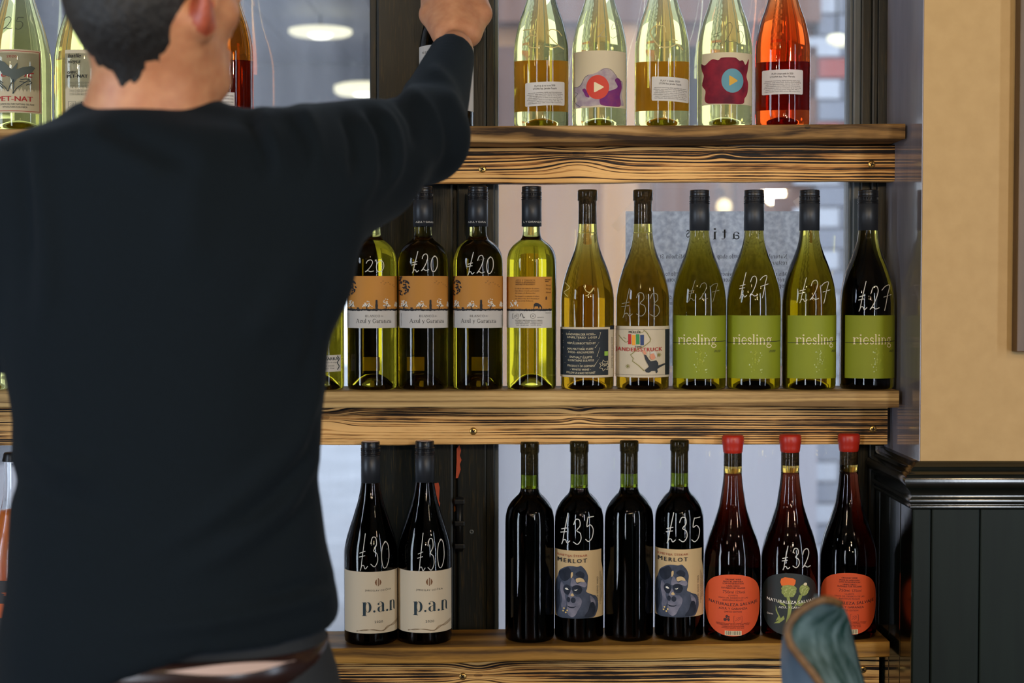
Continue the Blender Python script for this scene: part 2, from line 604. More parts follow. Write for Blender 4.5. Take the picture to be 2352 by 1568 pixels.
# ------------------------------------------------------------------ outside
M_TAN = noisy('tan_stone', srgb(222, 176, 128), srgb(204, 150, 104), (2, 2, 1.2), 1.0, 4, 0.8, 0.1)
M_BROWNDOOR = noisy('brown_timber', srgb(128, 88, 70), srgb(104, 70, 58), (9, 9, 0.8), 1.0, 4, 0.6, 0.1)
M_PLINTH = noisy('pale_plinth_render', srgb(200, 194, 198), srgb(176, 172, 182), (4, 4, 0.6), 1.0, 4, 0.8, 0.1)
M_BRICKW = plain('white_glazed_brick', srgb(196, 200, 212), 0.5)
M_BRICKG = plain('grey_brick', srgb(138, 142, 156), 0.7)
M_BRICKR = plain('red_brick', srgb(168, 84, 78), 0.7)
M_MORTAR = plain('mortar', srgb(168, 168, 178), 0.9)
M_PAVE = noisy('grey_paving', srgb(150, 152, 160), srgb(130, 132, 140), (3, 3, 3), 1.0, 4, 0.8, 0.1)
M_SOFFIT = noisy('slate_soffit_paint', srgb(112, 116, 128), srgb(90, 95, 108), (40, 3, 3), 1.0, 3, 0.5, 0.2)
structure(box('ground', -14, 14, YG + 0.12, 30, -0.25, -0.15, M_PAVE))
YO = 6.6
bld = empty('building', (0.4, YO, -0.15))
tag(bld, 'tan stone building across the street with pale plinth and brick pier', 'building')
def opart(name, px0, px1, py0, py1, y0, y1, mat, bev=0.0):
    a, b = at(px0, py1, y0), at(px1, py0, y0)
    o = box(name, a.x, b.x, y0, y1, a.z, b.z, mat, None, bev)
    o.parent = bld
    o.matrix_parent_inverse = bld.matrix_world.inverted()
    o.location = (0, 0, 0)
    return o
def oabs(name, x0, x1, y0, y1, z0, z1, mat):
    o = box(name, x0 - 0.4, x1 - 0.4, y0 - YO, y1 - YO, z0 + 0.15, z1 + 0.15, mat, bld)
    return o
XO = lambda px: (px - 1176.0) * YO / FPX
ZO = lambda py: at(1176, py, YO).z
oabs('facade_wall', XO(868), XO(1868), YO + 0.05, YO + 0.5, -0.15, 3.4, M_TAN)
oabs('plinth', XO(860), XO(1868), YO - 0.10, YO + 0.1, -0.15, ZO(985), M_PLINTH)
for a, b, d in ((1500, 1650, 0.05), (1688, 1862, 0.0)):
    oabs('timber_door', XO(a), XO(b), YO - d, YO + 0.08, ZO(985), 2.9, M_BROWNDOOR)
oabs('pilaster', XO(1380), XO(1460), YO - 0.08, YO + 0.1, -0.15, 3.4, M_TAN)
oabs('lintel', XO(1120), XO(1868), YO - 0.12, YO + 0.1, ZO(60), ZO(-60), M_BROWNDOOR)
oabs('lintel', XO(1120), XO(1868), YO - 0.05, YO + 0.1, ZO(300), ZO(110), M_BROWNDOOR)
oabs('pier_core', XO(1868), XO(2400), YO - 0.02, YO + 0.4, -0.15, 3.4, M_MORTAR)
bh = ZO(1070) - ZO(1118)
me_cache = {}
row = 0
z = ZO(1340)
while z < ZO(-60):
    py = 660 - (z - EYE) * FPX / YO
    off = 0.0 if row % 2 == 0 else 0.5
    bw = 0.20
    for k in range(5):
        mt = M_BRICKR if (row % 9 in (3, 6) and py < 420) else (M_BRICKG if (k + row) % 2 == 0 else M_BRICKW)
        key = mt.name
        x0 = XO(1872) + (k - off) * bw
        if key not in me_cache:
            b_ = box('brick', 0, bw - 0.012, -0.03, 0.01, 0, bh - 0.012, mt, bld)
            me_cache[key] = b_.data
        else:
            b_ = bpy.data.objects.new('brick', me_cache[key])
            link(b_, bld)
        b_.location = (x0 - 0.4, -0.02, z + 0.15)
    z += bh
    row += 1
# dark neighbour added to hold back the bright sky behind the pet-nat bottles
nb = empty('building', (-5.0, YO, -0.15))
tag(nb, 'dark slate building added to dim the sky behind the yellow pet-nat bottles', 'building')
M_NB = noisy('dark_slate_render', srgb(66, 70, 84), srgb(52, 56, 68), (2, 2, 2), 1.0, 4, 0.8, 0.1)
box('facade_wall', -4.0, 3.35, 0.05, 0.5, 0.0, 4.2, M_NB, nb)
box('plinth', -4.0, 3.38, -0.03, 0.05, 0.0, 0.7, M_PLINTH, nb)
box('cornice', -4.0, 3.42, -0.12, 0.5, 4.2, 4.4, M_PLINTH, nb)
for xx in (-2.6, -0.8, 1.0):
    f_ = box('window_frame', xx, xx + 0.9, 0.0, 0.05, 1.2, 2.8, M_PLINTH, nb)
    box('pane', xx + 0.06, xx + 0.84, -0.006, 0.0, 1.26, 2.74, plain('dark_far_glass', srgb(60, 70, 84), 0.1), f_)
# canopy over the pavement, seen through the left pane
can = empty('canopy', (-1.2, 5.4, -0.15))
tag(can, 'slate grey plank canopy over the pavement seen through the left pane', 'canopy')
for k in range(17):
    x0 = -3.3 + 0.19 * k
    o = box('plank', x0 + 1.2, x0 + 0.186 + 1.2, -1.0, 1.0, 2.20 + 0.15, 2.235 + 0.15, M_SOFFIT, can, 0.004)
box('fascia', -2.1, 1.13, 0.93, 1.0, 2.12, 2.345, M_SOFFIT, can, 0.004)
for xx in (-2.05, 1.0):
    box('post', xx, xx + 0.09, 0.9, 0.99, 0.0, 2.12, M_SOFFIT, can, 0.004)
M_SHADE = plain('cream_lamp_shade', srgb(240, 232, 196), 0.5)
M_LAMPGLOW = emis('lamp_shade_glow', (1.0, 0.90, 0.62), 0.75)
M_BULB = emis('bulb_glow', (1.0, 0.93, 0.78), 3.0)
def disc_lamp(px, py, Y, rad, thick, label, zt):
    c = at(px, py, Y)
    root = empty('pendant_lamp', (c.x, c.y, c.z))
    tag(root, label, 'lamp')
    v, f = lathe([(0, 0.0), (rad * 0.9, 0.0), (rad, thick * 0.3), (rad, thick * 0.8), (rad * 0.8, thick), (0, thick)], 32)
    mesh_obj('lamp_shade', v, f, M_LAMPGLOW, root, True)
    v, f = lathe([(0, -0.012), (rad * 0.25, -0.010), (rad * 0.38, 0.0), (rad * 0.38, 0.004), (0, 0.004)], 24)
    mesh_obj('bulb', v, f, M_BULB, root, True)
    v, f = tube([(0, 0, thick), (0, 0, zt - c.z - 0.001)], 0.004, 6)
    mesh_obj('cable', v, f, M_IRON, root)
disc_lamp(736, 80, 5.2, 0.104, 0.019, 'flat round glowing lamp hanging under the grey canopy', 2.2)
disc_lamp(840, 217, 5.6, 0.112, 0.036, 'thick drum lamp glowing low beside the window mullion', 2.2)
c = at(1922, 92, 6.0)
root = empty('spot_lamp', (c.x, c.y, c.z))
tag(root, 'small cream cone lamp on a rod outside by the brick pier', 'lamp')
v, f = lathe([(0, -0.03), (0.022, -0.032), (0.024, 0.0), (0.012, 0.034), (0, 0.036)], 20)
o = mesh_obj('lamp_shade', v, f, M_LAMPGLOW, root, True)
o.rotation_euler = (0, math.radians(-80), 0)
v, f = tube([(0, 0, 0.02), (0, 0, 0.7), (0, 0.62, 0.7)], 0.006, 6)
mesh_obj('rod', v, f, M_IRON, root)
c = at(1663, 474, 6.3)  # glowing globe stands in for a lamp reflected in the pane
root = empty('reflection_globe', (c.x, c.y, c.z))
tag(root, 'warm glowing globe outside standing in for a lamp reflection in the window', 'lamp')
v, f = lathe([(0, -0.03), (0.018, -0.026), (0.029, -0.01), (0.03, 0.004), (0.022, 0.022), (0, 0.032)], 20)
mesh_obj('globe', v, f, emis('globe_glow', (1.0, 0.72, 0.36), 1.3), root, True)
v, f = tube([(0, 0.0, 0.03), (0, 0.05, 0.07), (0, 0.24, 0.07)], 0.006, 6)
mesh_obj('bracket', v, f, M_IRON, root)

# ------------------------------------------------------------------ lamps in the room, behind the viewer
def room_lamp(x, y, z, power, col, label, rad=0.030):
    root = empty('bulb_pendant', (x, y, z))
    tag(root, label, 'lamp', 'bare bulb pendants over the room')
    v, f = lathe([(0, -rad), (rad * 0.7, -rad * 0.75), (rad, 0), (rad * 0.75, rad * 0.7), (rad * 0.3, rad * 1.3), (0, rad * 1.3)], 20)
    mesh_obj('bulb', v, f, emis('room_bulb_glow', (1.0, 0.78, 0.46), 40.0), root, True)
    v, f = lathe([(rad * 0.36, rad * 1.1), (rad * 0.42, rad * 1.4), (rad * 0.4, rad * 2.4), (0, rad * 2.5)], 16)
    mesh_obj('socket', v, f, M_IRON, root, True)
    v, f = tube([(0, 0, rad * 2.4), (0, 0, CEIL - z)], 0.004, 6)
    mesh_obj('cable', v, f, M_IRON, root)
    l = bpy.data.lights.new('bulb_light', 'POINT')
    l.energy = power
    l.color = col
    l.shadow_soft_size = rad * 1.3
    lo = bpy.data.objects.new('bulb_light', l)
    link(lo, root)
    lo.location = (0, 0, -rad * 2.6)
WARM = (1.0, 0.72, 0.42)
for x, y, z, p in ((0.62, 0.05, 1.78, 14), (0.22, -0.45, 1.82, 14), (1.25, 0.45, 2.05, 9), (0.95, -0.7, 1.72, 12),
                   (-0.35, 0.30, 2.2, 8), (-1.4, -0.2, 2.1, 8)):
    room_lamp(x, y, z, p, WARM, 'warm bare bulb on a black cable hanging behind the viewer')

# ------------------------------------------------------------------ shelves
def plank(name, x0, x1, zl, zr, y0, y1, thick, mat, parent, jit=0.0012, nx=90):
    """board along x whose top runs from zl (at x0) to zr (at x1), with slightly uneven sawn edges"""
    v, f = [], []
    ph = rng.uniform(0, 6, 8)
    def wob(x, k):
        return jit * (math.sin(x * 9 + ph[k]) + 0.6 * math.sin(x * 23 + ph[k + 1]) + 0.4 * math.sin(x * 61 + ph[k + 2]))
    e = 0.0018
    for i in range(nx + 1):
        t_ = i / nx
        x = x0 + (x1 - x0) * t_
        zt = zl + (zr - zl) * t_
        zb = zt - thick + 0.8 * wob(x, 0)
        yf = y0 + 0.5 * wob(x, 2)
        tw = zt + 0.25 * wob(x, 4)
        v += [(x, yf, zb + e), (x, yf, tw - e), (x, yf + e, tw), (x, y1, zt), (x, y1, zb), (x, yf + e, zb)]
    n = 6
    for i in range(nx):
        for k in range(n):
            k2 = (k + 1) % n
            f.append((i * n + k, i * n + k2, (i + 1) * n + k2, (i + 1) * n + k))
    f.append(tuple(range(n)))
    f.append(tuple(nx * n + k for k in range(n - 1, -1, -1)))
    bmq = bmesh.new()
    bv = [bmq.verts.new(p) for p in v]
    for q in f:
        bmq.faces.new([bv[i] for i in q])
    return bm_obj(name, bmq, mat, parent)

def screw(parent, px, py, Y, rad=0.0058, mat=M_SCREW):
    c = at(px, py, Y)
    v, f = lathe([(0, 0.0016), (rad * 0.6, 0.0014), (rad * 0.9, 0.0008), (rad, 0.0), (rad, -0.004)], 20)
    s = mesh_obj('screw', v, f, mat, parent, True)
    s.location = (c.x, Y, c.z)
    s.rotation_euler = (math.pi / 2, random.uniform(0, 1.5), 0)
    bmq = bmesh.new()
    box_bm(-rad * 0.55, rad * 0.55, -rad * 0.13, rad * 0.13, 0.0006, 0.0019, bm=bmq)
    box_bm(-rad * 0.13, rad * 0.13, -rad * 0.55, rad * 0.55, 0.0006, 0.0019, bm=bmq)
    bm_obj('cross_recess', bmq, M_DARK, s)

SH = {}
FASC = 0.079       # the fascia stands this far behind the board edge
def shelf(key, label, pl, pr, x1px, thick_px, fx1px, fas_bottom_py, mat_board, mat_fascia, screws):
    zl, zr = at(pl[0], pl[1], YF), at(pr[0], pr[1], YF)
    slope = (zr.z - zl.z) / (zr.x - zl.x)
    x0, x1 = XL + 0.004, at(x1px, 700, YF).x
    z_at = lambda x: zl.z + (x - zl.x) * slope
    SH[key] = z_at
    root = empty('wall_shelf', (0, YF, 0))
    tag(root, label, 'shelf', 'rough timber shelves across the window')
    th = thick_px * YF / FPX
    o = plank('shelf_board', x0, x1, z_at(x0), z_at(x1), 0, YBK - YF, th, mat_board, root)
    yf = YF + FASC
    fx1 = at(fx1px, 700, yf).x
    fz = at(1500, fas_bottom_py, yf).z
    hz = z_at(at(1500, 700, yf).x) - th - fz
    dz = th + 0.0016
    plank('fascia_board', x0, fx1, z_at(x0) - dz, z_at(fx1) - dz, FASC, FASC + 0.03, hz, mat_fascia, root, 0.0008)
    for px, py in screws:
        screw(root, px, py, FASC + YF)
    for ch in root.children:
        if ch.name.startswith('screw'):
            ch.location.y -= YF
    return root

kx = lambda px: at(px, 700, YF + FASC).x
kz = lambda py: at(1176, py, YF + FASC).z
W_TOPB = wood('rough_sawn_brown_board', srgb(50, 34, 18), srgb(146, 110, 62), srgb(184, 146, 92), 60, 1.0, 0.75, 0.75, (0.05, 0.5, 0.9), 0.06, [(kx(1200), kz(302), 0.010), (kx(1830), kz(304), 0.008)])
W_MIDB = wood('planed_pine_board', srgb(120, 92, 54), srgb(188, 154, 98), srgb(210, 178, 122), 150, 2.0, 0.25, 0.65, (0.0, 0.5, 0.95), 0.012)
W_LOWB = wood('honey_pine_board', srgb(80, 54, 20), srgb(150, 108, 44), srgb(176, 132, 62), 60, 3.0, 0.5, 0.55, (0.0, 0.5, 1.0), 0.03, [(kx(1790), kz(1496), 0.010)])
W_F1 = wood('scorched_pine_fascia', srgb(22, 14, 9), srgb(176, 118, 58), srgb(236, 184, 112), 430, 4.3, 0.8, 0.6, (0.3, 0.5, 0.76), 0.016, [(kx(1655), kz(345), 0.008), (kx(1330), kz(352), 0.018)])
W_F2 = wood('scorched_pine_fascia_b', srgb(26, 17, 10), srgb(184, 130, 68), srgb(240, 190, 120), 450, 9.1, 0.7, 0.6, (0.27, 0.46, 0.72), 0.010, [(kx(746), kz(958), 0.012), (kx(1330), kz(954), 0.007)])
W_F3 = wood('scorched_pine_fascia_c', srgb(22, 14, 9), srgb(188, 130, 66), srgb(240, 190, 116), 400, 6.6, 0.75, 0.6, (0.27, 0.46, 0.72), 0.014, [(kx(1098), kz(1550), 0.012)])
shelf('top', 'rough sawn brown shelf carrying the pale and amber bottles, scorched fascia', (1080, 290), (2070, 284), 2076, 35, 2055, 416, W_TOPB, W_F1, [(1108, 388), (2002, 377)])
shelf('mid', 'planed pine shelf under the green wine bottles, scorched fascia below', (0, 899), (2352, 897), 2067, 37, 2041, 1018, W_MIDB, W_F2, [(1087, 990), (2005, 985)])
shelf('low', 'honey pine shelf under the dark red wine bottles, just above the floor panels', (770, 1490), (2050, 1474), 2050, 35, 2026, 1625, W_LOWB, W_F3, [(1063, 1553), (1982, 1537)])

# ------------------------------------------------------------------ lettering
_tc = {}
def text_geo(body, bold=0.0, spacing=1.0, shear=0.0):
    key = (body, bold, spacing, shear)
    if key in _tc:
        return _tc[key]
    cu = bpy.data.curves.new('txt', 'FONT')
    cu.body = body
    cu.size = 1.0
    cu.align_x = 'LEFT'
    cu.resolution_u = 2
    cu.offset = bold
    cu.space_character = spacing
    cu.shear = shear
    o = bpy.data.objects.new('txt', cu)
    COL.objects.link(o)
    dg = bpy.context.evaluated_depsgraph_get()
    dg.update()
    me = bpy.data.meshes.new_from_object(o.evaluated_get(dg))
    v = np.zeros(len(me.vertices) * 3)
    me.vertices.foreach_get('co', v)
    v = v.reshape(-1, 3)[:, :2]
    f = [tuple(p.vertices) for p in me.polygons]
    bpy.data.objects.remove(o)
    bpy.data.curves.remove(cu)
    bpy.data.meshes.remove(me)
    _tc[key] = (v, f)
    return v, f

def smooth_path(pts, n=6):
    P = [np.array(p, float) for p in pts]
    if len(P) < 3:
        return P
    out = []
    Q = [2 * P[0] - P[1]] + P + [2 * P[-1] - P[-2]]
    for i in range(1, len(Q) - 2):
        p0, p1, p2, p3 = Q[i - 1], Q[i], Q[i + 1], Q[i + 2]
        for k in range(n):
            t_ = k / n
            out.append(0.5 * (2 * p1 + (p2 - p0) * t_ + (2 * p0 - 5 * p1 + 4 * p2 - p3) * t_ ** 2 + (3 * p1 - p0 - 3 * p2 + p3) * t_ ** 3))
    out.append(P[-1])
    return out

def ribbon(pts, w):
    """flat ribbon along a 2D polyline, w may be a list"""
    P = [np.array(p, float) for p in pts]
    n = len(P)
    v, f = [], []
    for i in range(n):
        t_ = P[min(i + 1, n - 1)] - P[max(i - 1, 0)]
        L_ = np.hypot(*t_) or 1.0
        nrm = np.array((-t_[1], t_[0])) / L_
        ww = (w[i] if hasattr(w, '__len__') else w) / 2
        v += [P[i] + nrm * ww, P[i] - nrm * ww]
    for i in range(n - 1):
        f.append((2 * i, 2 * i + 1, 2 * i + 3, 2 * i + 2))
    return v, f

def arc(cx, cy, rx, ry, a0, a1, n=14):
    return [(cx + rx * math.cos(math.radians(a0 + (a1 - a0) * k / n)), cy + ry * math.sin(math.radians(a0 + (a1 - a0) * k / n))) for k in range(n + 1)]

TH, TN = 0.17, 0.075
def _s(x, y, l=0.16): return (TN, [(x - l, y), (x + l, y)])
def _v(x, y0, y1, w=TH): return (w, [(x, y0), (x, y1)])
def _d(x, y, r=0.11): return (r * 2, [(x - r, y), (x + r, y)])
SERIF = {  # glyph : (advance, strokes)
 'a': (0.85, [(TN, arc(0.36, 0.68, 0.26, 0.28, 160, 20)), _v(0.62, 0.05, 0.75), (TN, [(0.62, 0.05), (0.80, 0.02)]), (0.13, arc(0.34, 0.27, 0.24, 0.25, 60, 330)), _d(0.14, 0.76, 0.08)]),
 'c': (0.8, [(0.13, arc(0.45, 0.5, 0.34, 0.48, 45, 315)), _d(0.66, 0.8, 0.08)]),
 'd': (1.0, [(0.13, arc(0.42, 0.5, 0.32, 0.48, 40, 320)), _v(0.76, 0, 1.5), _s(0.84, 0, 0.12), _s(0.66, 1.48, 0.1)]),
 'e': (0.85, [(0.13, arc(0.43, 0.5, 0.34, 0.48, 60, 325)), (TN, arc(0.43, 0.5, 0.34, 0.48, 0, 60)), (TN, [(0.1, 0.54), (0.77, 0.54)])]),
 'f': (0.6, [_v(0.25, 0, 1.15), _s(0.25, 0), (TN, [(0.05, 0.95), (0.5, 0.95)]), (TN, arc(0.47, 1.15, 0.22, 0.3, 180, 40))]),
 'g': (0.9, [(0.12, arc(0.38, 0.64, 0.26, 0.34, 0, 360, 20)), (TN, [(0.58, 0.86), (0.72, 1.0), (0.84, 0.98)]), (TN, [(0.22, 0.36), (0.14, 0.18), (0.3, 0.08), (0.55, 0.04)]), (0.10, arc(0.42, -0.22, 0.34, 0.26, 70, 430, 20))]),
 'h': (1.02, [_v(0.2, 0, 1.5), _s(0.2, 0), _s(0.12, 1.48, 0.1), (TN, arc(0.48, 0.62, 0.30, 0.34, 170, 20)), _v(0.78, 0, 0.72), _s(0.78, 0)]),
 'i': (0.45, [_v(0.2, 0, 0.98), _s(0.2, 0), _s(0.12, 0.96, 0.1), _d(0.2, 1.36, 0.1)]),
 'j': (0.45, [_v(0.2, -0.2, 0.98), _s(0.12, 0.96, 0.1), (TN, arc(0.02, -0.2, 0.18, 0.25, 0, -110)), _d(0.2, 1.36, 0.1)]),
 'k': (0.98, [_v(0.2, 0, 1.5), _s(0.2, 0), _s(0.12, 1.48, 0.1), (TN, [(0.25, 0.45), (0.75, 0.96)]), (TH, [(0.42, 0.58), (0.8, 0.0)]), _s(0.8, 0), _s(0.75, 0.96, 0.12)]),
 'l': (0.45, [_v(0.2, 0, 1.5), _s(0.2, 0), _s(0.12, 1.48, 0.1)]),
 'm': (1.5, [_v(0.2, 0, 0.98), _s(0.2, 0), _s(0.12, 0.96, 0.1), (TN, arc(0.45, 0.62, 0.27, 0.34, 170, 20)), _v(0.72, 0, 0.72), _s(0.72, 0), (TN, arc(0.97, 0.62, 0.27, 0.34, 170, 20)), _v(1.24, 0, 0.72), _s(1.24, 0)]),
 'n': (1.02, [_v(0.2, 0, 0.98), _s(0.2, 0), _s(0.12, 0.96, 0.1), (TN, arc(0.48, 0.62, 0.30, 0.34, 170, 20)), _v(0.78, 0, 0.72), _s(0.78, 0)]),
 'o': (0.92, [(0.13, arc(0.46, 0.5, 0.36, 0.48, 0, 360, 24))]),
 'p': (1.0, [_v(0.2, -0.5, 0.98), _s(0.2, -0.5), _s(0.12, 0.96, 0.1), (0.13, arc(0.52, 0.5, 0.33, 0.46, 150, -150))]),
 'r': (0.72, [_v(0.2, 0, 0.98), _s(0.2, 0), _s(0.12, 0.96, 0.1), (TN, arc(0.52, 0.62, 0.32, 0.34, 170, 60)), _d(0.62, 0.86, 0.09)]),
 's': (0.7, [(0.13, [(0.58, 0.76), (0.46, 0.95), (0.26, 0.96), (0.12, 0.8), (0.18, 0.62), (0.36, 0.52), (0.56, 0.40), (0.6, 0.2), (0.46, 0.04), (0.26, 0.03), (0.1, 0.22)])]),
 't': (0.6, [_v(0.24, 0.2, 1.3), (TN, [(0.04, 0.96), (0.5, 0.96)]), (TN, arc(0.42, 0.22, 0.18, 0.21, 180, 310))]),
 'u': (1.02, [_v(0.2, 0.25, 0.98), _s(0.12, 0.96, 0.1), (TN, arc(0.46, 0.34, 0.27, 0.32, 190, 340)), _v(0.78, 0.0, 0.98), _s(0.7, 0.96, 0.1), _s(0.86, 0.02, 0.1)]),
 'w': (1.35, [(TH, [(0.15, 0.98), (0.42, 0.0)]), (TN, [(0.42, 0.0), (0.68, 0.9)]), (TH, [(0.66, 0.98), (0.94, 0.0)]), (TN, [(0.94, 0.0), (1.2, 0.96)]), _s(0.15, 0.96), _s(1.2, 0.96, 0.12), _s(0.66, 0.96, 0.12)]),
 'y': (0.95, [(TH, [(0.15, 0.98), (0.5, 0.05)]), (TN, [(0.8, 0.96), (0.5, 0.05), (0.36, -0.35), (0.16, -0.46)]), _s(0.15, 0.96), _s(0.8, 0.96, 0.12), _d(0.16, -0.42, 0.07)]),
 'z': (0.8, [(TN, [(0.1, 0.94), (0.68, 0.94)]), (TH, [(0.62, 0.92), (0.14, 0.06)]), (TN, [(0.08, 0.05), (0.72, 0.05)]), (TN, [(0.1, 0.94), (0.1, 0.76)]), (TN, [(0.71, 0.05), (0.71, 0.26)])]),
 'A': (1.25, [(TN, [(0.12, 0), (0.6, 1.45)]), (TH, [(0.6, 1.45), (1.05, 0)]), (TN, [(0.3, 0.5), (0.86, 0.5)]), _s(0.12, 0), _s(1.05, 0)]),
 'B': (1.1, [_v(0.24, 0, 1.42), (TN, [(0.08, 1.4), (0.5, 1.4)]), (TN, [(0.08, 0.02), (0.5, 0.02)]), (TN, [(0.24, 0.74), (0.5, 0.74)]), (0.13, arc(0.5, 1.08, 0.3, 0.33, 90, -90)), (0.13, arc(0.5, 0.38, 0.38, 0.36, 90, -90))]),
 'C': (1.25, [(0.14, arc(0.66, 0.71, 0.52, 0.7, 45, 315)), (TN, [(1.03, 1.4), (1.03, 1.05)])]),
 'G': (1.35, [(0.14, arc(0.68, 0.71, 0.54, 0.7, 45, 320)), (TN, [(1.06, 1.4), (1.06, 1.08)]), _v(1.1, 0.2, 0.62), _s(1.08, 0.62)]),
 'L': (1.0, [_v(0.26, 0, 1.42), _s(0.26, 1.4), (TN, [(0.08, 0.03), (0.86, 0.03)]), (TN, [(0.86, 0.03), (0.86, 0.32)])]),
 'M': (1.6, [_v(0.22, 0, 1.4, TN), (TH, [(0.24, 1.42), (0.78, 0.1)]), (TN, [(0.78, 0.1), (1.3, 1.42)]), _v(1.34, 0, 1.42), _s(0.22, 0), _s(1.34, 0), _s(0.2, 1.4, 0.12), _s(1.36, 1.4, 0.12)]),
 'N': (1.35, [_v(0.22, 0, 1.4, TN), (TH, [(0.22, 1.42), (1.06, 0.02)]), _v(1.08, 0, 1.4, TN), _s(0.22, 0), _s(0.18, 1.4, 0.12), _s(1.08, 1.4)]),
 'O': (1.4, [(0.14, arc(0.7, 0.71, 0.56, 0.7, 0, 360, 26))]),
 'R': (1.2, [_v(0.24, 0, 1.42), _s(0.24, 0), (TN, [(0.08, 1.4), (0.5, 1.4)]), (TN, [(0.24, 0.7), (0.5, 0.7)]), (0.13, arc(0.5, 1.05, 0.34, 0.35, 90, -90)), (TH, [(0.5, 0.7), (1.0, 0.02)]), _s(1.04, 0.02, 0.12)]),
 'S': (0.95, [(0.14, [(0.78, 1.1), (0.64, 1.38), (0.36, 1.4), (0.16, 1.18), (0.22, 0.92), (0.48, 0.74), (0.76, 0.56), (0.8, 0.28), (0.6, 0.04), (0.34, 0.04), (0.12, 0.34)])]),
 'U': (1.3, [_v(0.24, 0.4, 1.4), (0.1, arc(0.64, 0.42, 0.4, 0.4, 180, 360)), _v(1.04, 0.4, 1.4, TN), _s(0.24, 1.4), _s(1.04, 1.4)]),
 'Y': (1.15, [(TH, [(0.12, 1.4), (0.55, 0.65)]), (TN, [(0.98, 1.4), (0.55, 0.65)]), _v(0.55, 0, 0.66), _s(0.55, 0), _s(0.14, 1.4, 0.14), _s(0.98, 1.4, 0.13)]),
 'Z': (1.1, [(TN, [(0.12, 1.38), (0.96, 1.38)]), (TH, [(0.9, 1.36), (0.16, 0.05)]), (TN, [(0.1, 0.04), (1.0, 0.04)]), (TN, [(0.12, 1.38), (0.12, 1.1)]), (TN, [(1.0, 0.04), (1.0, 0.34)])]),
 ' ': (0.5, []),
}
def serif_geo(body, spacing=0.06):
    x, v, f = 0.0, [], []
    for ch in body:
        adv, st = SERIF.get(ch, SERIF['o'])
        for w, pts in st:
            a, b = ribbon(pts, w)
            k = len(v)
            v += [(p[0] + x, p[1]) for p in a]
            f += [tuple(i + k for i in q) for q in b]
        x += adv + spacing
    return np.array(v), f, x

